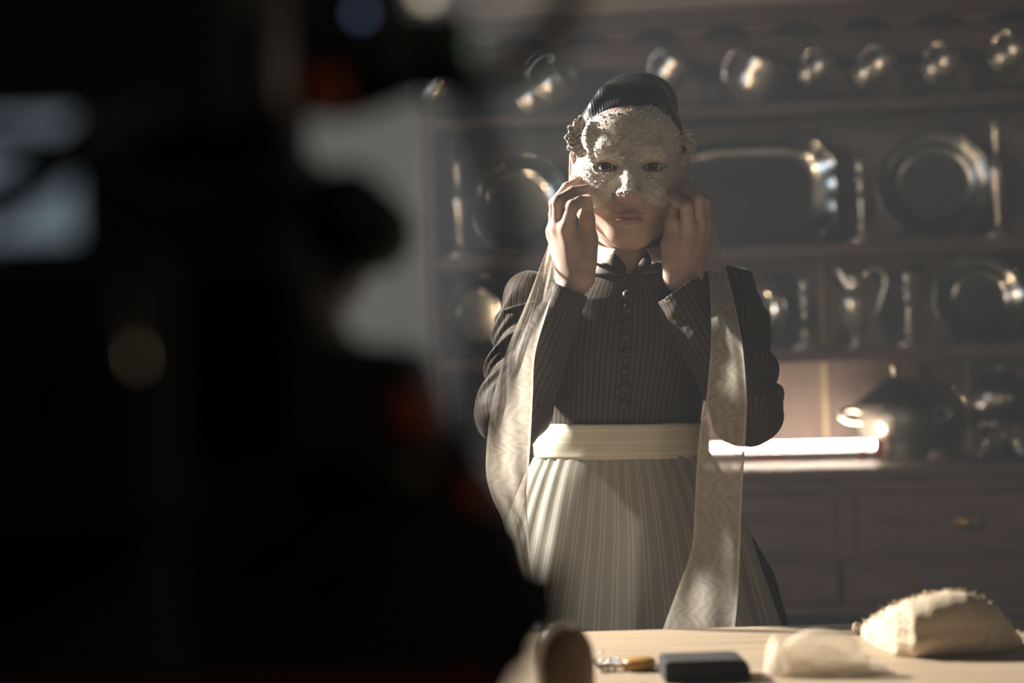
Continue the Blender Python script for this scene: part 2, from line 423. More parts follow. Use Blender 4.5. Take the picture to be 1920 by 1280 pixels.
cup(1893, 104, 52, 50, 62, 'mug hanging last on the rail at the right edge')
cup(1256, 138, 60, 56, 40, 'mug hanging directly behind the hair bun', rnd=True)
cup(826, 172, 96, 92, 35, 'large round cup hanging at the dresser\'s left end', 'cup', rnd=True)
for px in (1006, 1390, 1510, 1618, 1742, 1868, 1240, 800):
    x, _, z = DL(px, 84, .09)
    tube('hook', [(x, .10, z), (x, .08, z), (x, .06, z - .008), (x, .055, z - .02), (x, .05, z - .008)], .0025, M['iron'], dr, 14, 6)

def candlestick(px, ytop, ybot, t, shz, label, vase=False):
    e = thing('candlestick', label, 'candlestick', px, ybot, t, shz, 'candlesticks on the dresser shelves')
    s = (Vector(e.location) - CAM).length / F; H = (ybot - ytop) * s
    r = .017
    lathe('base', [(.001, 0), (.038, 0), (.040, .004), (.034, .010), (.018, .016), (.010, .024), (.006, .030)], M['satin'], e, 28)
    if vase: st_ = [(.006, .028), (.006, H * .2), (.012, H * .35), (.020, H * .56), (.017, H * .64), (.006, H * .70), (.005, H * .76)]
    else: st_ = [(.006, .028), (.013, .034), (.013, .042), (.0055, .050), (.0055, H * .3), (.007, H * .5), (.005, H * .58), (.012, H * .62), (.014, H * .65), (.005, H * .69), (.015, H * .75), (.016, H * .78), (.006, H * .83)]
    lathe('stem', st_, M['satin'], e, 24)
    lathe('socket', [(.007, st_[-1][1] - .002), (.011, H * .86), (.012, H * .92), (.010, H * .95), (.018, H * .985), (.018, H), (.009, H), (.008, H * .93), (.001, H * .93)], M['satin'], e, 24)
    return e
s1, s2, s3 = SH[0][0], SH[1][0], SH[2][0]
# second shelf
plate(975, 358, 92, 96, .10, s2, 'oval platter leaning on the shelf left of the mask, its rim catching light', 'platter', n=12, amp=.03, m='pewter')
plate(1400, 348, 172, 108, .11, s2, 'wide rectangular tray with rounded shell rim right of the woman\'s head', 'tray', n=14, amp=.06, power=3.6, m='pewter', rim=.84)
plate(1750, 340, 106, 104, .10, s2, 'large round scalloped plate between two candlesticks on the second shelf', 'plate', n=12, amp=.04, m='pewter_dull', rim=.74)
candlestick(1617, 302, 455, .06, s2, 'slim candlestick between the tray and the large round plate')
candlestick(1873, 238, 450, .06, s2, 'tall vase stemmed candlestick at the right edge of the second shelf', True)
candlestick(863, 275, 455, .06, s2, 'hazy candlestick near the dresser\'s left end', True)
# third shelf
plate(900, 585, 62, 78, .10, s3, 'round plate left of the woman\'s sleeve', 'plate', n=12, amp=.03)
plate(1412, 578, 62, 72, .10, s3, 'pale plate peeking out behind the woman\'s shoulder', 'plate', n=8, amp=.02, m='silver')
plate(1836, 578, 84, 84, .10, s3, 'round plate with a banded rim above the tea kettle', 'plate', n=9, amp=.03, m='pewter', rim=.70)
candlestick(1511, 525, 655, .06, s3, 'candlestick left of the silver ewer on the third shelf')
candlestick(1706, 518, 655, .06, s3, 'candlestick right of the silver ewer on the third shelf')
# ewer
e = thing('ewer', 'slender silver ewer with tall curved handle on the third shelf', 'ewer', 1606, 655, .06, s3)
k = (Vector(e.location) - CAM).length / F
lathe('body', [(.001, 0), (24 * k, 0), (25 * k, 3 * k), (14 * k, 7 * k), (6 * k, 12 * k), (7 * k, 18 * k), (17 * k, 30 * k), (27 * k, 52 * k), (31 * k, 80 * k), (30 * k, 92 * k), (25 * k, 98 * k), (19 * k, 106 * k), (16 * k, 114 * k), (17 * k, 124 * k), (20 * k, 132 * k), (18 * k, 132 * k), (14 * k, 120 * k), (.001, 110 * k)], M['satin'], e, 40)
tube('spout', [(-8 * k, 0, 112 * k), (-16 * k, 0, 126 * k), (-24 * k, 0, 138 * k), (-34 * k, 0, 146 * k)], [.016, .014, .009, .004], M['satin'], e, 14, 12)
tube('handle', [(16 * k, 0, 122 * k), (24 * k, 0, 140 * k), (42 * k, 0, 146 * k), (56 * k, 0, 132 * k), (56 * k, 0, 112 * k), (46 * k, 0, 84 * k), (38 * k, 0, 62 * k), (27 * k, 0, 60 * k)], [.005, .006, .006, .006, .005, .004, .004], M['satin'], e, 30, 8)
# lit tube light on the counter
xt0 = DL(1290, 845, .02)[0]; xt1 = DL(1656, 845, .02)[0]
e = tag(empty('tube_light', DW(xt0, .02, ZC), rot_e()), 'glowing white tube light lying on the dresser counter beside the woman\'s elbow', 'lamp')
Lt = xt1 - xt0
tube('tube', [(0.015, 0, .037), (Lt - .015, 0, .037)], .0085, M['tubeglow'], e, 2, 20)
box('housing', 0, Lt, -.016, .016, .005, .025, M['housing'], e, .003)
box('end_cap', Lt - .018, Lt + .004, -.017, .017, .005, .049, M['redplastic'], e, .004); box('end_cap', -.004, .016, -.017, .017, .005, .049, M['redplastic'], e, .004)
box('clip', Lt - .052, Lt - .042, -.021, .021, 0, .03, M['redplastic'], e, .002)
box('label_strip', Lt * .33, Lt * .5, -.0168, -.0155, .009, .021, M['redplastic'], e, 0)
box('foot', .05, .07, -.018, .018, 0, .02, M['housing'], e, .001)
# faceted urn
e = thing('tea_urn', 'square metal urn with dark conical lid at the end of the tube light', 'urn', 1684, 868, .10, ZC, rz=4)
k = (Vector(e.location) - CAM).length / F
b_ = lathe('body', [(.001, 0), (68 * k, 0), (68 * k, 5 * k), (62 * k, 8 * k), (62 * k, 14 * k), (66 * k, 17 * k), (64 * k, 22 * k), (60 * k, 28 * k), (66 * k, 34 * k), (72 * k, 60 * k), (75 * k, 98 * k), (.001, 98 * k)], M['tin'], e, 4, smooth=False)
lathe('lid', [(74 * k, 97 * k), (79 * k, 99 * k), (74 * k, 104 * k), (44 * k, 126 * k), (22 * k, 144 * k), (8 * k, 152 * k), (.001, 152 * k)], M['iron'], e, 40)
lathe('knob', [(.001, 150 * k), (6 * k, 152 * k), (5 * k, 156 * k), (10 * k, 164 * k), (11 * k, 171 * k), (7 * k, 178 * k), (.001, 180 * k)], M['silver'], e, 20)
for s_ in (-1, 1):
    a = math.radians(0); ux, uy = math.cos(a) * s_, math.sin(a) * s_
    tube('handle', [(ux * 60 * k, uy * 60 * k, 84 * k), (ux * 84 * k, uy * 84 * k, 92 * k), (ux * 100 * k, uy * 100 * k, 82 * k), (ux * 88 * k, uy * 88 * k, 70 * k), (ux * 60 * k, uy * 60 * k, 66 * k)], [.008, .009, .011, .010, .007], M['silver'], e, 20, 10)
# kettle on a stand
e = thing('tea_kettle', 'dark fluted tea kettle on a curved leg stand at the right edge of the counter', 'kettle', 1882, 868, .02, ZC)
k = (Vector(e.location) - CAM).length / F
lathe('body', [(.001, 68 * k), (30 * k, 68 * k), (46 * k, 78 * k), (54 * k, 95 * k), (55 * k, 112 * k), (48 * k, 130 * k), (34 * k, 142 * k), (24 * k, 146 * k), (.001, 146 * k)], M['pewter_dull'], e, 64, .025, 20)
lathe('lid', [(26 * k, 145 * k), (22 * k, 152 * k), (8 * k, 158 * k), (4 * k, 162 * k), (7 * k, 168 * k), (.001, 172 * k)], M['pewter_dull'], e, 24)
tube('spout', [(-44 * k, 0, 92 * k), (-62 * k, 0, 104 * k), (-72 * k, 0, 120 * k), (-86 * k, 0, 132 * k)], [.016, .012, .008, .006], M['pewter'], e, 16, 10)
tube('handle', [(-36 * k, 0, 140 * k), (-44 * k, 0, 175 * k), (-24 * k, 0, 205 * k), (0, 0, 212 * k), (24 * k, 0, 205 * k), (44 * k, 0, 175 * k), (36 * k, 0, 140 * k)], .008, M['iron'], e, 30, 10)
lathe('stand_ring', [(40 * k, 60 * k), (48 * k, 60 * k), (48 * k, 68 * k), (40 * k, 68 * k), (40 * k, 60 * k)], M['pewter_dull'], e, 32)
for a in (200, 320, 80):
    c, s_ = math.cos(math.radians(a)), math.sin(math.radians(a))
    tube('stand_leg', [(44 * k * c, 44 * k * s_, 62 * k), (30 * k * c, 30 * k * s_, 40 * k), (36 * k * c, 36 * k * s_, 18 * k), (48 * k * c, 48 * k * s_, 3 * k)], [.007, .006, .005, .006], M['pewter'], e, 14, 8)
lathe('burner', [(.001, 0), (20 * k, 0), (22 * k, 12 * k), (14 * k, 22 * k), (6 * k, 26 * k), (.001, 26 * k)], M['iron'], e, 24)
# low turned dish
e = lathe('wooden_stand', [(.001, 0), (.034, 0), (.034, .01), (.02, .016), (.03, .022), (.001, .022)], M['wood'], None, 28)
x = DL(1768, 868, -.06)[0]; e.location = DW(x, -.06, ZC); tag(e, 'small reddish turned wooden stand between urn and kettle', 'stand')

# ------------------------------------------------------------------ table and what lies on it
ZT = P(1340, 1176, 3.08).z
tb = empty('work_table', (0.3, 2.6, 0)); tag(tb, 'pale scrubbed wooden table in front of the woman', 'table')
TX0, TX1, TY0, TY1 = -0.62, 1.1, 2.28, 3.08
npl = 5
for k in range(npl):
    y0 = TY0 + (TY1 - TY0) * k / npl; y1 = TY0 + (TY1 - TY0) * (k + 1) / npl
    o = box('plank', TX0, TX1, y0 + .0006, y1 - .0006, ZT - .03, ZT, M['table'], None, .0012); place(o, tb)
place(box('apron_rail', TX0 + .08, TX1 - .08, TY1 - .1, TY1 - .075, ZT - .12, ZT - .03, M['table']), tb)
place(box('apron_rail', TX0 + .08, TX1 - .08, TY0 + .075, TY0 + .1, ZT - .12, ZT - .03, M['table']), tb)
for x in (TX0 + .08, TX1 - .14):
    for y in (TY0 + .07, TY1 - .13): place(box('leg', x, x + .06, y, y + .06, 0, ZT - .03, M['table'], None, .004), tb)
def on_table(px, py):
    r = ray(px, py); k = (ZT - HC) / r.z; return CAM + r * k

M['linen'] = mat('stained_linen', (0.50, 0.40, 0.28), 0.9, bump=0.5, bump_scale=260, col2=(0.57, 0.47, 0.34), var_scale=30)
# cushion: cross-sections from the left back corner to the right end
cxs = [1611, 1622, 1640, 1668, 1700, 1735, 1775, 1805, 1835, 1868, 1895, 1917]
cbot = [1190, 1203, 1218, 1233, 1238, 1237, 1235, 1234, 1232, 1228, 1220, 1208]
ctop = [1180, 1168, 1154, 1137, 1124, 1113, 1106, 1107, 1117, 1141, 1172, 1199]
cwid = [.008, .035, .062, .088, .100, .104, .104, .100, .092, .072, .045, .010]
bp = on_table(1770, 1236)
def cushion():
    nu, nv = 110, 44; V = []; ridge = []
    for j in range(nu):
        px = cxs[0] + (cxs[-1] - cxs[0]) * (.5 - .5 * math.cos(math.pi * j / (nu - 1)))
        fr = on_table(px, np.interp(px, cxs, cbot)); wd = np.interp(px, cxs, cwid) * 1.0
        cy = fr.y + wd * .55; top = P(px, np.interp(px, cxs, ctop), cy); h = max(.004, top.z - ZT); x = top.x
        ridge.append(np.array((x, cy, ZT + h)) - np.array(bp))
        for i in range(nv):
            a = 2 * math.pi * i / nv
            ca, sa = math.cos(a), math.sin(a)
            y = cy - wd * .5 * math.copysign(abs(ca) ** .9, ca) * (1.10 if sa < 0 else 1.0); z = h * (.40 + .60 * math.copysign(abs(sa) ** .85, sa)) if sa > 0 else h * .40 * (1 - min(1, abs(sa) * 1.25) ** 1.0)
            V.append(np.array((x, y, ZT + max(0, z))) - np.array(bp))
    return np.array(V), grid_quads(nu, nv, True), np.array(ridge)
V, Q, ridge = cushion()
up = V[:, 2] > .004
V[:, 2] = np.maximum(0, V[:, 2] + .0014 * wavy(V, 90, 3) * up); V[:, 1] += .0014 * wavy(V, 110, 4)
cu = empty('cushion', bp); tag(cu, 'stained linen cushion with frayed top seam on the table\'s right', 'cushion')
from_np('cover', V, Q, M['linen'], cu)
M['fray'] = mat('frayed_thread', (0.62, 0.52, 0.38), 0.9, var=0.3, var_scale=200)
bm = bmesh.new()
for k in range(520):
    u = random.betavariate(2.2, 2.6); p = Vector(ridge[int(u * (len(ridge) - 1))]) + Vector((random.gauss(0, .002), random.gauss(-.002, .004), -.001)); d = Vector((random.gauss(0, .5), random.gauss(-.2, .6), random.uniform(.2, 1))) * random.uniform(.002, .007)
    s_ = Vector((random.gauss(0, 1), random.gauss(0, 1), 0)).normalized() * .0008
    vs = [bm.verts.new(q) for q in (p - s_, p + s_, p + d + s_ * .6, p + d - s_ * .6)]
    bm.faces.new(vs)
o = bm_obj('frayed_seam', bm, M['fray'], cu); o['kind'] = 'stuff'
knot = lathe('corner_knot', [(.001, -.008), (.004, -.006), (.0065, 0), (.005, .005), (.001, .008)], M['fray'], cu, 14)
knot.location = Vector(ridge[0]) + Vector((-.003, 0, .002))
M['thread'] = mat('brown_stitching', (0.22, 0.13, 0.08), 0.8)
dep = BVHTree.FromPolygons([Vector(v) for v in V], [tuple(q) for q in Q])
bm = bmesh.new()
def stitch_pt(px, py):
    r = ray(px, py).normalized(); h = dep.ray_cast(CAM - bp, r); return (h[0] - r * .0006) if h[0] is not None else None
for k in range(120):
    if k < 80: px, py = random.uniform(1622, 1700), 1150 + 8 * random.randint(0, 7) + random.gauss(0, 1)
    else: px, py = random.uniform(1790, 1905), random.uniform(1130, 1225)
    L, hh = random.uniform(2, 7), random.uniform(.7, 1.6)
    q = [stitch_pt(px + a, py + b_) for a, b_ in ((0, -hh), (L, -hh * .5), (L, hh * .5), (0, hh))]
    if any(v is None for v in q): continue
    bm.faces.new([bm.verts.new(v) for v in q])
o = bm_obj('stitching', bm, M['thread'], cu); o['kind'] = 'stuff'

# sheer cloth shader
def sheer(name, base, alpha, rough=0.5, attr=None, moire=False, sheen=0.3, stripe_fn=None):
    m = mat(name, base, rough); nt = m.node_tree; b = nt.nodes['Principled BSDF']
    b.inputs['Sheen Weight'].default_value = sheen
    out = nt.nodes['Material Output']
    tr = nt.nodes.new('ShaderNodeBsdfTransparent'); tl = nt.nodes.new('ShaderNodeBsdfTranslucent'); tl.inputs[0].default_value = (*base, 1)
    mx = nt.nodes.new('ShaderNodeMixShader'); mx.inputs[0].default_value = 0.4
    nt.links.new(b.outputs[0], mx.inputs[1]); nt.links.new(tl.outputs[0], mx.inputs[2])
    fin = nt.nodes.new('ShaderNodeMixShader'); fin.inputs[0].default_value = alpha
    nt.links.new(tr.outputs[0], fin.inputs[1]); nt.links.new(mx.outputs[0], fin.inputs[2]); nt.links.new(fin.outputs[0], out.inputs['Surface'])
    return m, nt, b, fin, tl
def mathn(nt, op, a, b=None):
    n = nt.nodes.new('ShaderNodeMath'); n.operation = op
    for i, v in enumerate((a, b)):
        if v is None: continue
        if isinstance(v, (int, float)): n.inputs[i].default_value = v
        else: nt.links.new(v, n.inputs[i])
    return n.outputs[0]
def attrn(nt, name):
    n = nt.nodes.new('ShaderNodeAttribute'); n.attribute_name = name; return n.outputs['Fac']
def ramp(nt, fac, stops):
    n = nt.nodes.new('ShaderNodeValToRGB'); cr = n.color_ramp
    while len(cr.elements) < len(stops): cr.elements.new(.5)
    for e_, (p, c) in zip(cr.elements, stops): e_.position = p; e_.color = (*c, 1) if hasattr(c, '__len__') else (c, c, c, 1)
    nt.links.new(fac, n.inputs[0]); return n.outputs[0]
m, nt, b, fin, tl = sheer('gauze', (0.80, 0.71, 0.57), 0.5, 0.6); M['gauze'] = m
n = nt.nodes.new('ShaderNodeTexNoise'); n.inputs['Scale'].default_value = 30; n.inputs['Distortion'].default_value = 1.5
nt.links.new(mathn(nt, 'MULTIPLY_ADD', n.outputs['Fac'], .7), fin.inputs[0]); fin.inputs[0].links[0].from_node.inputs[2].default_value = .08
# crumpled gauze bundle: a few overlapping puffed layers
gb = on_table(1535, 1262); kg = (gb - CAM).length / F
g = empty('gauze_bundle', gb); tag(g, 'crumpled ball of sheer cream gauze on the table before the apron', 'fabric')
for li, (cx, cz, rx, ry, rz_, sd) in enumerate(((0, 0, 98, 55, 76, 1), (-12, 0, 82, 48, 60, 2), (24, 0, 74, 46, 46, 3), (-72, 0, 30, 34, 66, 4), (10, 0, 110, 62, 26, 5))):
    nu, nv = 72, 26; th = np.linspace(0, 2 * np.pi, nu, endpoint=False); ph = np.linspace(0.02, np.pi / 2 + .1, nv)
    V = np.stack([np.outer(np.sin(ph), np.cos(th)), np.outer(np.sin(ph), np.sin(th)), np.outer(np.cos(ph), np.ones(nu))], -1).reshape(-1, 3)
    fold = 1 + .17 * wavy(V, 3.6, 20 + sd, 3)
    V = V * fold[:, None] * np.array([rx, ry, rz_]) * kg + np.array([cx * kg, 0, 0]); V[:, 2] = np.maximum(V[:, 2], 0.0005 * (li + 1))
    from_np('gauze_fold', V, grid_quads(nv, nu, True), M['gauze'], g)
# dark box
bb = on_table(1322, 1272); kb = (bb - CAM).length / F
M['leather'] = mat('black_leather', (0.006, 0.0055, 0.005), 0.85, bump=0.3, bump_scale=180)
bx_ = empty('dark_case', bb, (0, 0, math.radians(2))); tag(bx_, 'small black leather case with rounded lid at the table\'s lower edge', 'case')
w2 = 78 * kb
bm = bmesh.new(); pr = [(-w2, 0), (w2, 0), (w2, 20 * kb), (w2 * .96, 32 * kb), (w2 * .88, 38 * kb), (w2 * .7, 40 * kb), (-w2 * .92, 40 * kb), (-w2, 37 * kb)]
f0 = [bm.verts.new((x, -.03, z)) for x, z in pr]; f1 = [bm.verts.new((x, .045, z)) for x, z in pr]
bm.faces.new(f0); bm.faces.new(f1[::-1])
for i in range(len(pr)): bm.faces.new((f0[i], f1[i], f1[(i + 1) % len(pr)], f0[(i + 1) % len(pr)]))
bmesh.ops.recalc_face_normals(bm, faces=bm.faces); bmesh.ops.bevel(bm, geom=bm.edges[:], offset=.0012, segments=2, affect='EDGES')
bm_obj('shell', bm, M['leather'], bx_)
box('lid_line', -w2 * 1.005, w2 * 1.005, -.0308, .0458, 21 * kb, 22.5 * kb, M['black'], bx_, 0)
# amber handled brush with beaded end
ab = on_table(1198, 1256); ka = (ab - CAM).length / F
M['amber'] = mat('amber_horn', (0.42, 0.22, 0.05), 0.35, Coat_Weight=0.3)
M['bead'] = mat('crystal_bead', (0.75, 0.73, 0.70), 0.12, 0.9)
t_ = empty('hair_comb', ab, (0, 0, math.radians(-6))); tag(t_, 'small amber comb with a beaded silver end lying left of the black case', 'comb')
V = []; nu = 24
th = np.linspace(0, 2 * np.pi, nu, endpoint=False)
prof = [(0.02, .0), (.8, .0), (1, 8), (1, 17), (.85, 22), (.02, 23)]
V = np.concatenate([np.stack([(32 * r * np.sign(np.cos(th)) * np.abs(np.cos(th)) ** .6) * ka, 30 * r * np.sin(th) * ka, np.full(nu, z * ka)], -1) for r, z in prof])
from_np('horn_back', V, grid_quads(len(prof), nu, True), M['amber'], t_)
tube('stem', [(-28 * ka, 0, 10 * ka), (-50 * ka, -.004, 12 * ka), (-80 * ka, -.01, 10 * ka)], [.004, .003, .002], M['silver'], t_, 12, 8)
bmb = bmesh.new()
for k in range(46):
    u = random.random(); c = Vector(((-30 - 55 * u) * ka, random.gauss(-.004 * u, .006), abs(random.gauss(12, 6)) * ka))
    r_ = random.uniform(.0018, .0034); c.z = max(c.z, r_)
    bmesh.ops.create_icosphere(bmb, subdivisions=1, radius=r_, matrix=Matrix.Translation(c))
o = bm_obj('crystal_beads', bmb, M['bead'], t_, True); o['kind'] = 'stuff'
tube('pin', [(30 * ka, 0, 8 * ka), (48 * ka, 0, 4 * ka), (60 * ka, -.01, 2 * ka)], [.0022, .0018, .001], M['silver'], t_, 10, 6)
# brown glass jar, near
M['brown_glass'] = mat('smoky_brown_glass', (0.52, 0.40, 0.30), 0.35, Transmission_Weight=0.45, IOR=1.2)
jb = on_table(1063, 1350); kj = (jb - CAM).length / F
j = empty('glass_jar', jb); tag(j, 'round smoky brown glass jar blurred at the near edge of the table', 'jar')
lathe('bowl', [(.001, 0), (34 * kj, 0), (46 * kj, 12 * kj), (54 * kj, 50 * kj), (55 * kj, 110 * kj), (50 * kj, 140 * kj), (38 * kj, 162 * kj), (28 * kj, 170 * kj), (26 * kj, 170 * kj), (36 * kj, 160 * kj), (48 * kj, 139 * kj), (53 * kj, 109 * kj), (52 * kj, 50 * kj), (44 * kj, 14 * kj), (28 * kj, 4 * kj), (.001, 4 * kj)], M['brown_glass'], j, 48)
lathe('stopper', [(.001, 164 * kj), (26 * kj, 165 * kj), (27 * kj, 172 * kj), (19 * kj, 176 * kj), (.001, 178 * kj)], M['brown_glass'], j, 32)

# ------------------------------------------------------------------ the woman
BASE = P(1172, 640, D); person = empty('person', (BASE.x, BASE.y, 0))
tag(person, 'woman in dark striped dress and sheer white apron holding a mask to her face', 'person')
S = 1 / 1300.0
# materials
m = mat('skin', (0.62, 0.41, 0.31), 0.48); nt = m.node_tree; b = nt.nodes['Principled BSDF']; M['skin'] = m
b.inputs['Subsurface Weight'].default_value = 0.06; b.inputs['Subsurface Radius'].default_value = (0.010, 0.004, 0.002); b.inputs['Subsurface Scale'].default_value = 0.6
nz = nt.nodes.new('ShaderNodeTexNoise'); nz.inputs['Scale'].default_value = 25
c1 = ramp(nt, nz.outputs['Fac'], [(0.3, (0.49, 0.335, 0.265)), (0.7, (0.55, 0.385, 0.31))])
mixl = nt.nodes.new('ShaderNodeMix'); mixl.data_type = 'RGBA'; mixl.inputs[7].default_value = (0.43, 0.215, 0.175, 1)
nt.links.new(attrn(nt, 'lip'), mixl.inputs[0]); nt.links.new(c1, mixl.inputs[6]); nt.links.new(mixl.outputs[2], b.inputs['Base Color'])
M['nail'] = mat('finger_nail', (0.66, 0.42, 0.35), 0.25)
M['sclera'] = mat('eye_white', (0.60, 0.57, 0.54), 0.15); M['iris'] = mat('dark_iris', (0.012, 0.008, 0.006), 0.2, Coat_Weight=0.3); M['pupil'] = mat('pupil', (0.003, 0.003, 0.003), 0.05, Coat_Weight=1.0)
m = mat('black_hair', (0.010, 0.009, 0.009), 0.32, bump=0.35, bump_scale=55, stretch=(7, 1, 1.2)); M['hair'] = m

m = mat('striped_taffeta', (0.06, 0.05, 0.042), 0.55); nt = m.node_tree; b = nt.nodes['Principled BSDF']; M['dress'] = m
b.inputs['Sheen Weight'].default_value = 0.1; b.inputs['Specular IOR Level'].default_value = 0.12
fr = mathn(nt, 'FRACT', mathn(nt, 'MULTIPLY', attrn(nt, 'stripe'), 1 / .0098))
nt.links.new(ramp(nt, fr, [(0.0, (.008, .007, .006)), (0.12, (.008, .007, .006)), (0.2, (.088, .063, .045)), (0.9, (.082, .059, .042)), (1.0, (.008, .007, .006))]), b.inputs['Base Color'])
bp_ = nt.nodes.new('ShaderNodeBump'); bp_.inputs['Strength'].default_value = .3; bp_.inputs['Distance'].default_value = .0006
nt.links.new(ramp(nt, fr, [(0.0, 0.0), (0.1, 0.0), (0.2, 1.0), (0.9, 1.0), (1.0, 0.0)]), bp_.inputs['Height']); nt.links.new(bp_.outputs[0], b.inputs['Normal'])
M['dress_plain'] = mat('dark_taffeta', (0.035, 0.029, 0.025), 0.45)
M['skirt'] = mat('dark_skirt', (0.022, 0.020, 0.019), 0.6, var=0.2, var_scale=30, stretch=(8, 8, .5))
M['collar'] = mat('white_collar', (0.78, 0.72, 0.62), 0.8, bump=0.6, bump_scale=160)
m = mat('ivory_band', (0.74, 0.68, 0.55), 0.7); nt = m.node_tree; b = nt.nodes['Principled BSDF']; M['band'] = m
fr = mathn(nt, 'FRACT', mathn(nt, 'MULTIPLY', attrn(nt, 'across'), 3.0))
nt.links.new(ramp(nt, fr, [(0, (.74, .68, .55)), (.42, (.74, .68, .55)), (.46, (.84, .79, .68)), (.60, (.84, .79, .68)), (.64, (.74, .68, .55)), (1, (.74, .68, .55))]), b.inputs['Base Color'])
m, nt, b, fin, tl = sheer('sheer_apron', (0.70, 0.65, 0.53), 0.78, 0.7); M['apron'] = m
fr = mathn(nt, 'FRACT', mathn(nt, 'MULTIPLY', attrn(nt, 'stripe'), 1300 / 27.0))
rr = ramp(nt, fr, [(0, 0.0), (.30, 0.0), (.34, 1.0), (.42, 1.0), (.46, 0.0), (.58, 0.0), (.62, 1.0), (.70, 1.0), (.74, 0.0)])
nt.links.new(mathn(nt, 'MULTIPLY_ADD', rr, .14), fin.inputs[0]); fin.inputs[0].links[0].from_node.inputs[2].default_value = .80
cm = nt.nodes.new('ShaderNodeMix'); cm.data_type = 'RGBA'; cm.inputs[6].default_value = (.64, .59, .49, 1); cm.inputs[7].default_value = (.80, .76, .66, 1)
nt.links.new(rr, cm.inputs[0]); nt.links.new(cm.outputs[2], b.inputs['Base Color'])
m, nt, b, fin, tl = sheer('organza', (0.80, 0.73, 0.62), 0.72, 0.38, sheen=.5); M['organza'] = m
tc = nt.nodes.new('ShaderNodeTexCoord'); wv = nt.nodes.new('ShaderNodeTexWave'); wv.inputs['Scale'].default_value = 34; wv.inputs['Distortion'].default_value = 16; wv.inputs['Detail'].default_value = 2; wv.inputs['Detail Scale'].default_value = 0.9
mp = nt.nodes.new('ShaderNodeMapping'); mp.inputs['Scale'].default_value = (.6, 1, 1.4); nt.links.new(tc.outputs['Object'], mp.inputs[0]); nt.links.new(mp.outputs[0], wv.inputs['Vector'])
ac = attrn(nt, 'across'); hem = ramp(nt, ac, [(0, 1.0), (.045, 1.0), (.06, 0.0), (.94, 0.0), (.955, 1.0), (1, 1.0)])
al = mathn(nt, 'ADD', mathn(nt, 'MULTIPLY_ADD', wv.outputs['Fac'], .17), mathn(nt, 'MULTIPLY', hem, .3)); al.node.inputs[0].links[0].from_node.inputs[2].default_value = .62
nt.links.new(al, fin.inputs[0])
cm = nt.nodes.new('ShaderNodeMix'); cm.data_type = 'RGBA'; cm.inputs[6].default_value = (.78, .70, .60, 1); cm.inputs[7].default_value = (.84, .76, .60, 1)
nt.links.new(hem, cm.inputs[0]); nt.links.new(cm.outputs[2], b.inputs['Base Color'])

# ---- head frame: eye line is z = 0, f points to the camera
HO = W(1180, 313, 0.0); HR = np.array(RV); HFv = np.array(CAM) - HO; HFv /= np.linalg.norm(HFv); HU = np.cross(HR, -HFv); HU = -HU if HU[2] < 0 else HU
HR = np.cross(HU, HFv); HR = HR if HR[0] > 0 else -HR
RH = np.stack([HR, HFv, HU])
def H(x, f, z): return HO + HR * x + HFv * f + HU * z
lo = np.minimum(W(885, 860, -.24), W(1485, 120, .17)) - .01; hi = np.maximum(W(885, 860, -.24), W(1485, 120, .17)) + .01
B = SDF(lo, hi, 0.0017)
# skull and face
B.ell(H(0, -.012, .026), (.076, .094, .086), .01, R=RH)
B.ell(H(0, .026, -.030), (.066, .062, .076), .025, R=RH)
B.ell(H(0, .020, .045), (.066, .064, .055), .02, R=RH)
for s_ in (-1, 1):
    B.cone(H(s_ * .053, .006, -.058), H(s_ * .016, .062, -.094), .020, .017, .022)
    B.cone(H(s_ * .060, -.004, -.01), H(s_ * .053, .006, -.058), .018, .020, .02)
    B.ell(H(s_ * .042, .056, -.036), (.026, .024, .026), .022, R=RH)
    B.ell(H(s_ * .052, .045, -.012), (.020, .022, .014), .015, R=RH)
B.ell(H(0, .070, -.096), (.021, .018, .017), .02, R=RH)
B.ell(H(0, .068, -.066), (.034, .024, .024), .02, R=RH)
B.cone(H(-.036, .074, .022), H(.036, .074, .022), .012, .012, .018)
for s_ in (-1, 1): B.ell(H(s_ * .033, .094, -.001), (.019, .013, .011), .012, 'sub', R=RH)
# nose
B.cone(H(0, .084, .010), H(0, .106, -.033), .0075, .0095, .012)
for s_ in (-1, 1):
    B.ell(H(s_ * .0115, .095, -.038), (.0075, .011, .0075), .007, R=RH)
B.ell(H(0, .102, -.038), (.008, .012, .008), .008, R=RH)
for s_ in (-1, 1): B.ell(H(s_ * .0068, .103, -.0462), (.0036, .005, .0032), .002, 'sub', R=RH)
# mouth
B.cone(H(-.021, .082, -.0695), H(-.004, .0935, -.0662), .003, .0048, .006); B.cone(H(.021, .082, -.0695), H(.004, .0935, -.0662), .003, .0048, .006)
B.ell(H(0, .0905, -.0755), (.016, .007, .0052), .006, R=RH)
for s_ in (-1, 1): B.cone(H(0, .0985, -.0703), H(s_ * .022, .0885, -.0705), .0013, .0010, .003, 'sub')
# eyelids
for s_ in (-1, 1):
    c = H(s_ * .033, .068, .0)
    B.ell(c, (.0142,) * 3, .006)
    B.ell(H(s_ * .033, .082, -.0002), (.0150, .020, .0050), .0016, 'sub', R=RH)
# ears
for s_ in (-1, 1):
    tl_ = np.array([[math.cos(.35), math.sin(.35) * s_ * -1, 0], [math.sin(.35) * s_, math.cos(.35), 0], [0, 0, 1]]) @ RH
    B.ell(H(s_ * .081, -.010, -.006), (.007, .017, .031), .006, R=tl_)
    B.ell(H(s_ * .088, .000, -.004), (.006, .010, .020), .004, 'sub', R=tl_)
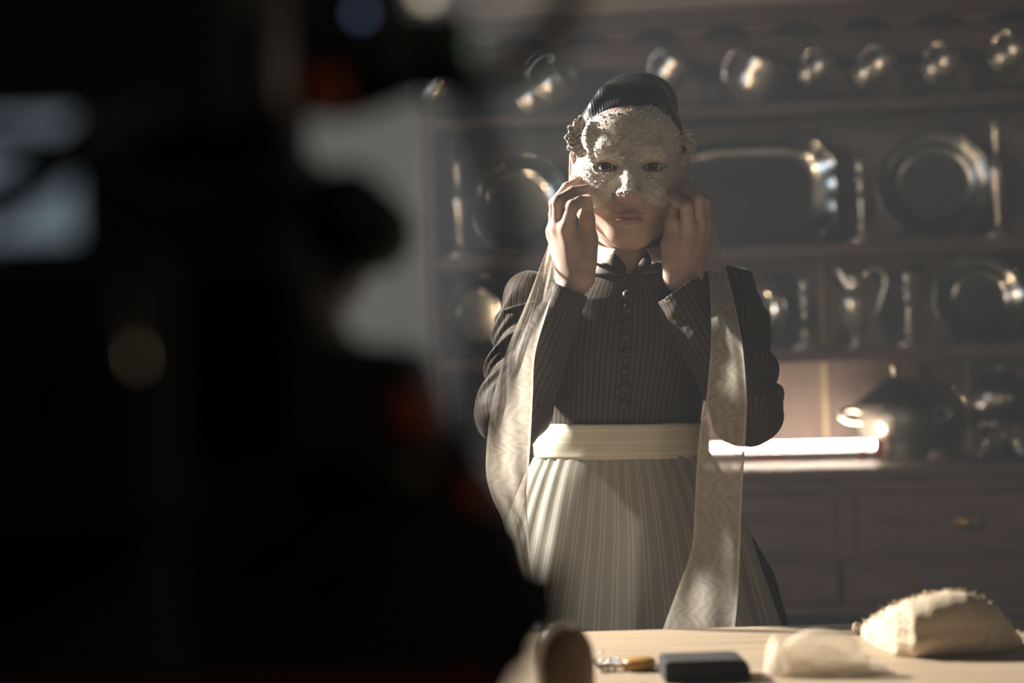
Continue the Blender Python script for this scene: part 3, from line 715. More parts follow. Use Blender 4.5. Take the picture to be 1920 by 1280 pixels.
# neck
B.cone(H(0, -.022, -.07), W(1182, 520, .02), .049, .052, .02)
hm_lo, hm_hi = HO - .16, HO + .16
VH, QH = B.mesh(hm_lo, hm_hi); head_bvh = BVHTree.FromPolygons([Vector(v) for v in VH], [tuple(q) for q in QH])
# chest, shoulders, arms (inside the dress)
SLp, ELp, WLp = W(1000, 560, .015), W(962, 776, -.10), W(1079, 524, -.085)
SRp, ERp, WRp = W(1372, 560, .015), W(1402, 772, -.10), W(1281, 522, -.085)
B.ell(W(1180, 620, .02), (.125, .075, .13), .03)
B.ell(W(1170, 760, .02), (.105, .07, .10), .03)
for (s_, el, wr) in ((SLp, ELp, WLp), (SRp, ERp, WRp)):
    B.cone(W(1182, 530, .02), s_, .030, .034, .02)
    B.cone(s_, el, .036, .033, .01); B.cone(el, wr, .032, .0195, .01)
# hands
def hand(side, wa, wb, fingers, thumb, palm):
    k = .005
    B.cone(W(*wa), W(*wb), .0175, .0175, .012)
    for n_, (pts, rs) in fingers.items():
        q = [W(*p) for p in pts]
        for i in range(3): B.cone(q[i], q[i + 1], rs[i], rs[i + 1], .003 if i else .004)
        B.ell(q[1], (rs[1] * 1.07,) * 3, .002)
    for a, b_, r1, r2 in palm: B.cone(W(*a), W(*b_), r1, r2, .010)
    q = [W(*p) for p in thumb[0]]
    for i in range(len(q) - 1): B.cone(q[i], q[i + 1], thumb[1][i], thumb[1][i + 1], .006)
LF = {
 'index': ([(1063, 424, -.106), (1073, 387, -.126), (1091, 378, -.111), (1102, 377, -.098)], (.0098, .0088, .0078, .0068)),
 'middle': ([(1048, 424, -.090), (1047, 377, -.112), (1074, 360, -.102), (1097, 355, -.088)], (.0100, .0090, .0080, .0070)),
 'ring': ([(1040, 430, -.068), (1041, 381, -.085), (1063, 352, -.075), (1083, 340, -.060)], (.0095, .0084, .0076, .0066)),
 'pinky': ([(1038, 440, -.048), (1039, 402, -.054), (1050, 374, -.046), (1066, 356, -.036)], (.0085, .0074, .0066, .0058))}
hand(-1, (1064, 514, -.078), (1092, 520, -.090), LF,
     ([(1100, 492, -.094), (1105, 448, -.090), (1101, 412, -.094), (1102, 388, -.096)], (.0145, .0115, .0102, .0082)),
     [((1066, 512, -.076), (1040, 436, -.064), .0165, .0120), ((1070, 514, -.080), (1049, 428, -.086), .0170, .0118), ((1082, 514, -.086), (1063, 428, -.102), .0170, .0115),
      ((1066, 512, -.074), (1041, 442, -.050), .0150, .0100), ((1090, 512, -.088), (1102, 462, -.092), .0165, .0125), ((1082, 500, -.084), (1080, 445, -.090), .015, .011)])
RF = {
 'index': ([(1289, 420, -.106), (1287, 386, -.126), (1270, 375, -.112), (1258, 369, -.099)], (.0098, .0088, .0078, .0068)),
 'middle': ([(1309, 416, -.090), (1308, 372, -.112), (1285, 359, -.102), (1263, 357, -.088)], (.0100, .0090, .0080, .0070)),
 'ring': ([(1318, 420, -.068), (1320, 378, -.085), (1300, 355, -.075), (1274, 345, -.060)], (.0095, .0084, .0076, .0066)),
 'pinky': ([(1322, 432, -.048), (1324, 396, -.054), (1314, 368, -.046), (1296, 354, -.036)], (.0085, .0074, .0066, .0058))}
hand(1, (1267, 520, -.090), (1293, 512, -.078), RF,
     ([(1260, 490, -.094), (1257, 456, -.094), (1262, 416, -.094), (1264, 392, -.096)], (.0150, .0118, .0102, .0082)),
     [((1294, 508, -.076), (1319, 428, -.064), .0165, .0120), ((1288, 512, -.080), (1309, 420, -.086), .0170, .0118), ((1276, 512, -.086), (1290, 424, -.102), .0170, .0115),
      ((1294, 508, -.074), (1321, 436, -.050), .0150, .0100), ((1270, 510, -.088), (1258, 464, -.094), .0165, .0130), ((1276, 498, -.084), (1282, 440, -.090), .015, .011)])
V, Q = B.mesh()
def hl(Vv): d = Vv - HO; return d @ HR, d @ HFv, d @ HU
x_, f_, z_ = hl(V)
lipd = np.minimum(np.sqrt((x_ / .0225) ** 2 + ((z_ + .0668) / .0050) ** 2), np.sqrt((x_ / .0195) ** 2 + ((z_ + .0750) / .0062) ** 2))
lip = np.clip((1.12 - lipd) / .3, 0, 1) * (f_ > .05)
body = place(from_np('body', V, Q, M['skin'], None, True, {'lip': lip}), person)
del B
# eyes
def eye(s_):
    bm = bmesh.new(); bmesh.ops.create_uvsphere(bm, u_segments=32, v_segments=32, radius=.0125)
    for f in bm.faces:
        c = f.calc_center_median(); a = math.degrees(math.acos(max(-1, min(1, c.normalized().z))))
        f.material_index = 2 if a < 14 else (1 if a < 33 else 0)
    o = bm_obj('eye', bm, [M['sclera'], M['iris'], M['pupil']], None, True)
    o.location = H(s_ * .033, .0688, -.0002); dr_ = CAM - Vector(o.location); o.rotation_euler = dr_.to_track_quat('Z', 'Y').to_euler()
    bpy.context.view_layer.update(); place(o, person)
eye(-1); eye(1)
M['lash'] = mat('dark_lash', (0.010, 0.007, 0.006), 0.6)
for s_ in (-1, 1):
    pl_ = []
    for x in np.linspace(-.0138, .0138, 9):
        z = .0050 * math.sqrt(max(0, 1 - (x / .0150) ** 2)); pl_.append(H(s_ * .033 + x, .068 + math.sqrt(max(1e-6, .0145 ** 2 - x * x - z * z)), z + .0004))
    place(tube('eyelash', pl_, [.0005, .0012, .0013, .0012, .0005], M['lash'], None, 24, 8), person)
# nails
for fd in (LF, RF):
    for nme, (pts, rs) in fd.items():
        if nme == 'pinky': continue
        a, b_ = W(*pts[2]), W(*pts[3]); ax = (b_ - a) / np.linalg.norm(b_ - a); out = W(*pts[1]) - .5 * (W(*pts[0]) + W(*pts[3])); out -= ax * (out @ ax); out /= np.linalg.norm(out)
        sd = np.cross(ax, out); c = b_ + out * rs[3] * .72 + ax * .0015
        g_ = []
        for i in range(7):
            for jx_ in range(7):
                u, v = -1 + i / 3, -1 + jx_ / 3
                g_.append(c + ax * (u * .0052) + sd * (v * .0042 * math.sqrt(1 - .35 * u * u)) + out * (.0022 - .0022 * v * v - .0006 * u * u))
        place(from_np('finger_nail', g_, grid_quads(7, 7), M['nail']), person)
# ---- hair
lo = HO - np.array([.12, .17, .12]); hi = HO + np.array([.12, .17, .17])
G = SDF(lo, hi, 0.0017)
G.ell(H(0, -.016, .030), (.0805, .097, .0885), .008, R=RH)
nrm = HFv * -.80 + HU * .60; p0 = H(0, .070, .0785)
G.apply(lambda X, Y, Z: (X - p0[0]) * nrm[0] + (Y - p0[1]) * nrm[1] + (Z - p0[2]) * nrm[2], lo, hi, .010, 'sub', 0) if False else None
G.apply(lambda X, Y, Z: -((X - p0[0]) * nrm[0] + (Y - p0[1]) * nrm[1] + (Z - p0[2]) * nrm[2]) * -1.0, lo, hi, .012, 'sub', 0) if False else None
sl, ax_ = G._sl(lo, hi); X, Y, Z = ax_[0][:, None, None], ax_[1][None, :, None], ax_[2][None, None, :]
pl = -((X - p0[0]) * nrm[0] + (Y - p0[1]) * nrm[1] + (Z - p0[2]) * nrm[2]).astype(np.float32)
fcur = G.F[sl]; hh = np.maximum(.03 - np.abs(fcur - pl), 0) / .03; G.F[sl] = np.maximum(fcur, pl) + hh * hh * .0075
# soft side sweeps and the rolled bun on the crown
for s_ in (-1, 1): G.cone(H(s_ * .048, .040, .082), H(s_ * .072, -.01, .030), .012, .010, .014)
G.cone(H(-.030, .030, .104), H(.036, .030, .104), .012, .012, .030)
G.ell(H(0, .018, .047), (.071, .070, .060), .006, R=RH)
sl, ax_ = G._sl(lo, hi); fcur = G.F[sl]; hh = np.maximum(.02 - np.abs(fcur - pl), 0) / .02; G.F[sl] = np.maximum(fcur, pl) + hh * hh * .005
G.ell(H(.012, -.024, .096), (.056, .056, .041), .018, R=RH)
V, Q = G.mesh(); del G
hv = V - HO; V = V + .0003 * np.sin((hv @ HR) * 1500 + 3 * np.sin((hv @ HU) * 80))[:, None] * HFv
hair = place(from_np('hair', V, Q, M['hair']), person); hair['label'] = 'black hair pinned up in a rolled bun'

# ---- dress bodice with sleeves
lo = np.minimum(W(885, 870, -.24), W(1485, 470, .17)) - .01; hi = np.maximum(W(885, 870, -.24), W(1485, 470, .17)) + .01
T = SDF(lo, hi, 0.0022)
zy = lambda y: float(W(1172, y, 0)[2])
ys = [500, 520, 560, 610, 660, 720, 770, 805, 840]
ha = np.array([52, 120, 168, 172, 166, 158, 153, 151, 152]) * S; hb = np.array([.055, .075, .092, .104, .106, .100, .096, .096, .098])
cxw = np.array([W(x, y, 0)[0] for x, y in zip([1183, 1183, 1182, 1180, 1176, 1170, 1165, 1163, 1163], ys)]); zs = np.array([zy(y) for y in ys])
cyw = D + .015
def torso(X, Y, Z):
    a = np.interp(Z, zs[::-1], ha[::-1]); b_ = np.interp(Z, zs[::-1], hb[::-1]); c = np.interp(Z, zs[::-1], cxw[::-1])
    q = np.sqrt(((X - c) / a) ** 2 + ((Y - cyw) / b_) ** 2)
    d = (q - 1) * np.minimum(a, b_) * .9
    return np.maximum(np.maximum(d, Z - zs[0]), zs[-1] - Z)
T.apply(torso, lo, hi, .004, 'add', 0)
for s_ in (SLp, SRp): T.cone(W(1183, 535, .022), s_, .030, .037, .03)
cufL, cufR = W(1068, 545, -.090), W(1272, 543, -.090)
arms = ((SLp, ELp, cufL, .027), (SRp, ERp, cufR, .034))
def fold(a, b_, amp, fr_, sd, prim):
    u = (b_ - a) / np.linalg.norm(b_ - a)
    def fn(X, Y, Z):
        t = (X - a[0]) * u[0] + (Y - a[1]) * u[1] + (Z - a[2]) * u[2]
        w_ = np.sin(t * fr_ + 1.7 * np.sin(X * 45 + sd) + 1.3 * np.sin(Z * 38 + sd * 2) + 2.0 * np.sin(Y * 33))
        return prim(X, Y, Z) - amp * w_ * np.abs(w_)
    return fn
def capsule(a, b_, r1, r2, cap=None):
    ba = b_ - a; L2 = ba @ ba; u = ba / math.sqrt(L2)
    def fn(X, Y, Z):
        px, py, pz = X - a[0], Y - a[1], Z - a[2]; t = np.clip((px * ba[0] + py * ba[1] + pz * ba[2]) / L2, 0, 1)
        d = np.sqrt((px - t * ba[0]) ** 2 + (py - t * ba[1]) ** 2 + (pz - t * ba[2]) ** 2) - (r1 + (r2 - r1) * t)
        return d if cap is None else np.maximum(d, (X - b_[0]) * u[0] + (Y - b_[1]) * u[1] + (Z - b_[2]) * u[2])
    return fn
for i, (s_, el, cf, rc) in enumerate(arms):
    m_ = .06
    T.apply(fold(s_, el, .0062, 70, 1 + i, capsule(s_, el, .0425, .0495)), np.minimum(s_, el) - m_, np.maximum(s_, el) + m_, .008)
    T.apply(fold(el, cf, .0018, 60, 4 + i, capsule(el, cf, .048, rc, True)), np.minimum(el, cf) - m_, np.maximum(el, cf) + m_, .010)
    # seam where the puffed sleeve head ends
    u = (el - s_) / np.linalg.norm(el - s_); c = s_ + u * .045
    def ring(X, Y, Z, c=c, u=u):
        px, py, pz = X - c[0], Y - c[1], Z - c[2]; t = px * u[0] + py * u[1] + pz * u[2] + .006 * np.sin(px * 60)
        q = np.sqrt(np.maximum(px * px + py * py + pz * pz - t * t, 1e-9)); return np.sqrt((q - .0475) ** 2 + t * t) - .0028
    T.apply(ring, c - .06, c + .06, .003)
    # open the cuff
    uc = (cf - el) / np.linalg.norm(cf - el)
    T.cone(cf - uc * .035, cf + uc * .02, rc - .0035, rc - .002, .001, 'sub')
# neck opening
T.cone(W(1183, 480, .0), W(1184, 512, .0), .057, .052, .004, 'sub')
T.cone(W(1184, 478, -.06), W(1186, 500, -.075), .018, .006, .004, 'sub')
V, Q = T.mesh(); del T
# stripe coordinate
def along(a, b_, Vv):
    u = (b_ - a) / np.linalg.norm(b_ - a); r = Vv - a; t = r @ u; q = r - t[:, None] * u
    e1 = np.array([0, 1.0, 0]) - u * u[1]; e1 /= np.linalg.norm(e1); e2 = np.cross(u, e1)
    return np.arctan2(q @ e2, -(q @ e1)), np.linalg.norm(Vv - (a + np.clip(t, 0, np.linalg.norm(b_ - a))[:, None] * u), axis=1)
c = np.interp(V[:, 2], zs[::-1], cxw[::-1]); aa = np.interp(V[:, 2], zs[::-1], ha[::-1]); bb2 = np.interp(V[:, 2], zs[::-1], hb[::-1])
dT = (np.sqrt(((V[:, 0] - c) / aa) ** 2 + ((V[:, 1] - cyw) / bb2) ** 2) - 1) * np.minimum(aa, bb2); dT = np.where(V[:, 2] > zy(540), dT - .02, dT)
st_ = np.arctan2(V[:, 0] - c, -(V[:, 1] - cyw)) * .125; best = np.abs(dT)
for (s_, el, cf, rc) in arms:
    for (a, b_, r1, r2, rad) in ((s_, el, .0425, .0495, .052), (el, cf, .048, rc, .044)):
        an, dd = along(a, b_, V); u = (b_ - a); tt = np.clip(((V - a) @ u) / (u @ u), 0, 1); dd = np.abs(dd - (r1 + (r2 - r1) * tt)) - .004
        sel = dd < best; st_[sel] = an[sel] * rad + .3; best = np.minimum(best, dd)
bod = place(from_np('bodice', V, Q, M['dress'], None, True, {'stripe': st_ + 2.0}), person)
bod['label'] = 'dark brown striped bodice with long sleeves'
bod_bvh = BVHTree.FromPolygons([Vector(v) for v in V], [tuple(q) for q in Q])
def hit(bvh, px, py):
    r = ray(px, py).normalized(); h = bvh.ray_cast(CAM, r); return h[0], h[1]
for (px, py) in ((1177, 527), (1177, 552), (1177, 578), (1176, 602), (1175, 628), (1174, 660), (1172, 694), (1171, 726), (1170, 756)):
    p, nrm_ = hit(bod_bvh, px, py)
    if p is None: continue
    o = lathe('button', [(.001, .0042), (.004, .004), (.0066, .0028), (.0074, .0008), (.007, -.001)], M['dress_plain'], None, 18)
    if nrm_.y > 0: nrm_ = -nrm_
    o.matrix_world = Matrix.Translation(p) @ nrm_.to_track_quat('Z', 'Y').to_matrix().to_4x4()
    o.matrix_basis = o.matrix_world.copy(); place(o, person)

# ---- collar
def collar(name, m_, th0, th1, rt, rb, top, bot, sc=0.0, nthk=.0016):
    Vc = []; nth, nv = 60, 10
    ths = np.linspace(th0, th1, nth)
    for i in range(nv):
        v = i / (nv - 1)
        for t in ths:
            py = top(t) + (bot(t) - top(t)) * v + (sc * abs(math.sin(t * 12)) * v)
            r = rt + (rb - rt) * v ** 1.1 + .003 * math.sin(math.pi * v)
            c_ = W(1181, py, -.004)
            Vc.append(c_ + np.array([r * math.sin(t), -r * math.cos(t) * .96, 0]))
    o = from_np(name, Vc, grid_quads(nv, nth), m_); md = o.modifiers.new('thickness', 'SOLIDIFY'); md.thickness = nthk
    return place(o, person)
R_ = math.radians
for s_ in (-1, 1):
    a0, a1 = (R_(24), R_(165)) if s_ > 0 else (R_(-165), R_(-24))
    collar('collar', M['collar'], a0, a1, .0535, .071, lambda t: 446 + 26 * max(0, math.cos(t)) + (0 if abs(t) < R_(60) else -4 * math.sin(abs(t) - R_(60))), lambda t: 484 + 15 * max(0, math.cos(t)) ** 2, 3.0)
    a0, a1 = (R_(9), R_(150)) if s_ > 0 else (R_(-150), R_(-9))
    collar('collar_stand', M['dress_plain'], a0, a1, .0525, .066, lambda t: 505 - 36 * min(1, (abs(t) - R_(9)) / R_(24)) ** .8 - 10 * min(1, max(0, (abs(t) - R_(33)) / R_(50))), lambda t: 514 + 4 * math.cos(t), 0)

# ---- waistband, apron, skirt
yA = [780, 795, 855, 880, 930, 1000, 1090, 1175, 1500, 2200]
aA = np.array([151, 153, 156, 172, 196, 222, 250, 274, 345, 430]) * S
bA = np.array([.098, .099, .102, .106, .112, .120, .130, .140, .185, .27])
cA = [1163, 1164, 1166, 1168, 1172, 1176, 1178, 1180, 1190, 1200]
def ring_pt(py, th, extra=0.0, asc=1.0):
    a = np.interp(py, yA, aA) * asc + extra; b_ = np.interp(py, yA, bA) * asc + extra; c_ = W(np.interp(py, yA, cA), py, .015)
    return c_ + np.array([a * math.sin(th), -b_ * math.cos(th), 0])
# band
Vc = []; nth = 120; ac = []
for i in range(14):
    v = i / 13; py = 791 + 63 * v
    for t in np.linspace(0, 2 * np.pi, nth, endpoint=False):
        Vc.append(ring_pt(py + 3 * math.sin(t) , t, .004 + .0012 * math.sin(v * math.pi) + .0008 * math.sin(9 * t + 5 * v))); ac.append(v)
o = from_np('waistband', Vc, grid_quads(14, nth, True), M['band'], None, True, {'across': ac}); md = o.modifiers.new('thickness', 'SOLIDIFY'); md.thickness = .003; place(o, person)
o['label'] = 'ivory striped apron waistband'
def gathered(name, m_, y0, y1, th0, th1, nth, nrow, extra, amp, asc=1.0, seed=0, flat=True):
    Vc = []; su = []
    ph = np.random.default_rng(seed).uniform(0, 6.28, 6)
    for i in range(nrow):
        v = i / (nrow - 1); py = y0 + (y1 - y0) * v
        for t in np.linspace(th0, th1, nth):
            g_ = min(1.0, max(0.0, (abs(t + .06) - .50) / .5)) if flat else 1.0
            w_ = math.sin(34 * t + ph[0] + 1.2 * math.sin(3 * v + ph[1])) * (1 - .75 * min(1, v * 6)) + math.sin(13 * t + ph[2] + 1.6 * v) * min(1, v * 4) + .6 * math.sin(21 * t + ph[3] - 2.2 * v) * min(1, v * 3)
            soft = .25 * math.sin(7 * t + ph[4] + 1.5 * v) * min(1, v * 3)
            e_ = extra + amp * (g_ * w_ * (.35 + min(1, v * 3)) + soft * .8)
            Vc.append(ring_pt(py, t, e_, asc)); su.append(t * .17 + .004 * math.sin(5 * v + 3 * t))
    o = from_np(name, Vc, grid_quads(nrow, nth), m_, None, True, {'stripe': np.array(su) + 3.0}); return place(o, person)
sk = gathered('skirt', M['skirt'], 800, 2205, -math.pi, math.pi, 220, 70, -.016, .004, 1.0, 3, False); sk['label'] = 'dark floor length skirt'
# widen the skirt behind so that it shows at the right of the apron
me = sk.data; co = np.empty(len(me.vertices) * 3, np.float32); me.vertices.foreach_get('co', co); co = co.reshape(-1, 3)
back = np.clip((co[:, 1] - (D + .022)) / .035, 0, 1); drop = np.clip((zy(830) - co[:, 2]) / .20, 0, 1)
co[:, 0] += np.sign(co[:, 0] - BASE.x) * back * drop * .055; me.vertices.foreach_set('co', co.ravel()); me.update()
ap = gathered('apron', M['apron'], 852, 1900, -1.95, 1.62, 260, 90, .006, .0065, 1.0, 5, True); ap['label'] = 'sheer white striped apron skirt'

# ------------------------------------------------------------------ the mask
mk = empty('lace_mask', W(1180, 300, -.08)); tag(mk, 'beaded ivory lace eye mask with long organza ribbons held to the woman\'s face', 'mask')
def placem(o): o.parent = mk; o.matrix_parent_inverse = Matrix.Translation(mk.location).inverted(); return o
outl = [(1080, 292), (1077, 262), (1084, 240), (1098, 226), (1118, 214), (1145, 207), (1172, 205), (1198, 204), (1208, 196), (1220, 191), (1236, 198), (1248, 207), (1268, 220), (1284, 236), (1293, 256), (1296, 280), (1291, 306), (1284, 328), (1270, 344), (1260, 362), (1255, 386), (1246, 391), (1230, 387), (1212, 379), (1202, 368), (1192, 362), (1178, 360), (1162, 362), (1152, 367), (1144, 380), (1132, 389), (1118, 392), (1109, 384), (1103, 362), (1094, 344), (1085, 326)]
ol = np.array(outl, float)
def inside(px, py):
    x, y = px, py; c_ = np.zeros(px.shape, bool)
    for i in range(len(ol)):
        (x0, y0), (x1, y1) = ol[i], ol[(i + 1) % len(ol)]
        cond = ((y0 > y) != (y1 > y)) & (x < (x1 - x0) * (y - y0) / (y1 - y0 + 1e-9) + x0); c_ ^= cond
    return c_
st = 1.25; gx = np.arange(1068, 1306, st); gy = np.arange(184, 400, st); PX, PY = np.meshgrid(gx, gy)
jit = 2.6 * np.sin(PX * .9 + 2 * np.sin(PY * .7)) + 1.8 * np.sin(PY * 1.3 + PX * .31)
ins = inside(PX + jit * .8, PY + jit)
for (ex, ey, rx, ry, tilt) in ((1136, 312, 23.5, 12.0, .10), (1225, 311, 25.5, 11.5, .02)):
    dx, dy = PX - ex, PY - ey; u = dx * math.cos(tilt) - dy * math.sin(tilt); v = dx * math.sin(tilt) + dy * math.cos(tilt)
    ins &= ~(((np.abs(u) / rx) ** 2.0 + (np.abs(v) / ry) ** 1.8) < 1 + .05 * np.sin(PX * 1.1) * np.sin(PY * .9))
depth = np.full(PX.shape, np.nan)
for i in range(PX.shape[0]):
    for j_ in range(PX.shape[1]):
        r = ray(PX[i, j_], PY[i, j_]); h = head_bvh.ray_cast(CAM, r.normalized())
        if h[0] is not None and h[0].y < D + .06: depth[i, j_] = h[0].y
# where the head falls away, the stiff lace carries on
for i in range(depth.shape[0]):
    row = depth[i]; ok = np.where(~np.isnan(row))[0]
    if len(ok) == 0: continue
    a, b_ = ok[0], ok[-1]
    for j_ in range(a): row[j_] = row[a] + .0009 * (a - j_)
    for j_ in range(b_ + 1, len(row)): row[j_] = row[b_] + .0009 * (j_ - b_)
first = np.where(~np.isnan(depth[:, 90]))[0][0]
for i in range(first): depth[i] = depth[first]
depth = np.where(np.isnan(depth), D - .05, depth)
lim = np.minimum(depth, D + .02)
# smooth over the eye sockets so that the stiff mask bridges them
sm = lim.copy()
for _ in range(14):
    p_ = np.pad(sm, 1, mode='edge'); sm = (p_[:-2, 1:-1] + p_[2:, 1:-1] + p_[1:-1, :-2] + p_[1:-1, 2:] + sm) / 5
sm = np.minimum(sm, lim) - .0028
flat = np.stack([PX.ravel() * S, PY.ravel() * S, np.zeros(PX.size)], -1)
rel = .0009 * np.abs(wavy(flat, 300, 11, 3)) + .0005 * np.abs(wavy(flat, 900, 12, 2)) + .0005 * rng.random(PX.size)
sm = sm - rel.reshape(PX.shape)
vidx = -np.ones(PX.shape, int); cell = ins[:-1, :-1] & ins[1:, :-1] & ins[:-1, 1:] & ins[1:, 1:]
use = np.zeros(PX.shape, bool); use[:-1, :-1] |= cell; use[1:, :-1] |= cell; use[:-1, 1:] |= cell; use[1:, 1:] |= cell
vidx[use] = np.arange(use.sum())
Vm = np.array([P(PX[i, j_], PY[i, j_], sm[i, j_]) for i, j_ in zip(*np.where(use))])
ci, cj = np.where(cell); Qm = np.stack([vidx[ci, cj], vidx[ci + 1, cj], vidx[ci + 1, cj + 1], vidx[ci, cj + 1]], -1)
m = mat('ivory_lace', (0.68, 0.61, 0.51), 0.6, var=0.10, var_scale=60, bump=0.5, bump_scale=500); M['lace'] = m
m.node_tree.nodes['Principled BSDF'].inputs['Sheen Weight'].default_value = .4
o = from_np('mask_shell', Vm, Qm, M['lace']); md = o.modifiers.new('thickness', 'SOLIDIFY'); md.thickness = .0014; md.offset = -1; placem(o)
mask_bvh = BVHTree.FromPolygons([Vector(v) for v in Vm], [tuple(q) for q in Qm])
# beads and sequins
M['bead2'] = mat('silver_bead', (0.95, 0.92, 0.86), 0.2, 1.0)
bm = bmesh.new()
clusters = [(1226, 205, 9, 8, 28), (1240, 218, 12, 6, 20), (1270, 232, 12, 10, 24), (1285, 258, 8, 16, 26), (1262, 250, 10, 10, 16), (1238, 272, 6, 16, 22), (1275, 272, 6, 18, 18), (1262, 305, 5, 10, 14), (1277, 308, 4, 16, 22), (1230, 355, 12, 14, 46), (1220, 335, 10, 8, 14), (1205, 218, 14, 3, 14), (1212, 225, 4, 8, 8), (1110, 240, 14, 9, 44), (1100, 265, 14, 14, 50), (1095, 295, 12, 16, 70), (1104, 325, 12, 12, 40), (1120, 285, 14, 8, 20), (1150, 215, 24, 5, 22), (1180, 212, 14, 4, 12), (1165, 300, 26, 14, 20), (1190, 262, 30, 16, 30), (1124, 345, 8, 10, 14), (1165, 350, 6, 8, 16)]
for cx_, cy_, sx_, sy_, n_ in clusters:
    for k in range(n_):
        px, py = random.gauss(cx_, sx_ * .75), random.gauss(cy_, sy_ * .75)
        p, nr = hit(mask_bvh, px, py)
        if p is None: continue
        r_ = random.choice((.0008, .0010, .0012, .0015))
        bmesh.ops.create_icosphere(bm, subdivisions=2, radius=r_, matrix=Matrix.Translation(p + Vector((0, -r_ * .7, 0))))
o = bm_obj('beads', bm, M['bead2'], None, True); o['kind'] = 'stuff'; o['label'] = 'tiny silver beads sewn on the mask'; placem(o)
# frayed fibres
bm = bmesh.new()
for k in range(2600):
    px, py = random.uniform(1080, 1294), random.uniform(195, 390)
    p, nr = hit(mask_bvh, px, py)
    if p is None: continue
    a = random.uniform(0, 6.28); L = random.uniform(.003, .009); d = RV * math.cos(a) * L + UV * math.sin(a) * L + Vector((0, -random.uniform(0, .0016), 0)); s_ = (RV * -math.sin(a) + UV * math.cos(a)) * .00022
    p = p + Vector((0, -.0005, 0)); q = p + d * .5 + Vector((0, -.0007, 0))
    f0 = [bm.verts.new(v) for v in (p - s_, p + s_, q + s_, q - s_, p + d + s_ * .5, p + d - s_ * .5)]
    bm.faces.new((f0[0], f0[1], f0[2], f0[3])); bm.faces.new((f0[3], f0[2], f0[4], f0[5]))
o = bm_obj('fibres', bm, M['lace'], None, True); o['kind'] = 'stuff'; placem(o)
# lace petals at the temples
def petal(px, py, dy, L, wd, ang, curl, seed):
    c_ = W(px, py, dy); ux = np.array(RV) * math.cos(ang) + np.array(UV) * math.sin(ang); uy = -np.array(RV) * math.sin(ang) + np.array(UV) * math.cos(ang); uz = np.array([0, -1.0, 0])
    nu_, nv_ = 14, 11; Vp = []; r_ = np.random.default_rng(seed); ph = r_.uniform(0, 6, 3)
    for i in range(nu_):
        u = i / (nu_ - 1)
        for k in range(nv_):
            v = -1 + 2 * k / (nv_ - 1); w_ = wd * math.sin(math.pi * min(1, .12 + .80 * u)) ** .7
            edge = 1 + .06 * math.sin(23 * u + ph[0] + 9 * v)
            Vp.append(c_ + ux * L * u * (1 - .15 * v * v) * edge + uy * w_ * v * edge + uz * (curl * L * (u * u) + .002 * math.sin(7 * u + 5 * v + ph[1]) + .0015 * math.sin(11 * v + ph[2])))
    o = from_np('lace_petal', Vp, grid_quads(nu_, nv_), M['lace']); md = o.modifiers.new('thickness', 'SOLIDIFY'); md.thickness = .0008; placem(o)
for k, (px, py, L, wd, a) in enumerate(((1090, 252, .022, .010, 150), (1090, 258, .024, .011, 180), (1088, 264, .022, .010, 212), (1090, 246, .018, .008, 120), (1088, 270, .018, .009, 240), (1084, 254, .014, .007, 165), (1084, 262, .015, .008, 195), (1092, 240, .018, .006, 100), (1082, 258, .010, .006, 80), (1080, 262, .010, .006, 290), (1086, 250, .016, .011, 138), (1084, 268, .015, .011, 222), (1080, 256, .012, .010, 172), (1079, 264, .012, .010, 200), (1090, 278, .014, .010, 255))):
    petal(px, py, -.052 - .002 * (k % 5), L, wd, math.radians(a), .25 - .12 * (k % 3), 40 + k)
for k, (px, py, L, wd, a) in enumerate(((1286, 258, .018, .006, 8), (1288, 264, .018, .007, -12), (1288, 270, .015, .006, -35), (1284, 252, .012, .005, 25))):
    petal(px, py, -.048 - .002 * k, L, wd, math.radians(a), .1, 60 + k)
for k, (px, py, L, wd, a) in enumerate(((1290, 330, .022, .007, -70), (1286, 330, .018, .007, -95), (1083, 330, .012, .004, 240))):
    petal(px, py, -.030, L, wd, math.radians(a), .05, 70 + k)
# ribbons: rows of (y, left, right, depth)
def ribbon(rows, label, seed, bulge=.006):
    rows = np.array(rows, float); n = 150; t = np.linspace(rows[0, 0], rows[-1, 0], n)
    sp = smooth_path(rows, n); Vr = []; ac = []; nc = 16
    for i in range(n):
        y, l, r, dy = sp[i]
        for k in range(nc):
            u = k / (nc - 1); q = (u - .5) * 2
            wv_ = bulge * (1 - q * q) * math.sin(i * .055 + seed) + .0018 * math.sin(6 * u + i * .09 + seed * 2) + .0012 * math.sin(13 * u - i * .16 + seed)
            Vr.append(W(l + (r - l) * u, y, dy + wv_)); ac.append(u)
    o = from_np('ribbon', Vr, grid_quads(n, nc), M['organza'], None, True, {'across': ac}); o['label'] = label; return placem(o)
ribbon([(345, 1084, 1092, -.030), (400, 1062, 1075, -.030), (445, 1034, 1046, -.045), (480, 1020, 1043, -.07), (560, 990, 1032, -.13), (660, 949, 1004, -.168), (740, 926, 999, -.178), (800, 916, 996, -.180), (880, 911, 991, -.182), (930, 922, 987, -.186), (980, 944, 990, -.190), (1060, 962, 996, -.195), (1165, 972, 1020, -.200), (1185, 975, 1022, -.203)], 'organza ribbon hanging from the left hand side', 1.0)
ribbon([(345, 1284, 1292, -.030), (395, 1312, 1322, -.028), (425, 1326, 1340, -.035), (480, 1326, 1355, -.07), (560, 1332, 1375, -.13), (640, 1333, 1391, -.165), (740, 1325, 1400, -.175), (800, 1313, 1399, -.178), (880, 1306, 1394, -.180), (960, 1302, 1390, -.186), (1030, 1296, 1388, -.200), (1110, 1268, 1384, -.222), (1173, 1245, 1378, -.236), (1192, 1238, 1376, -.240)], 'organza ribbon hanging from the right hand side', 2.3)

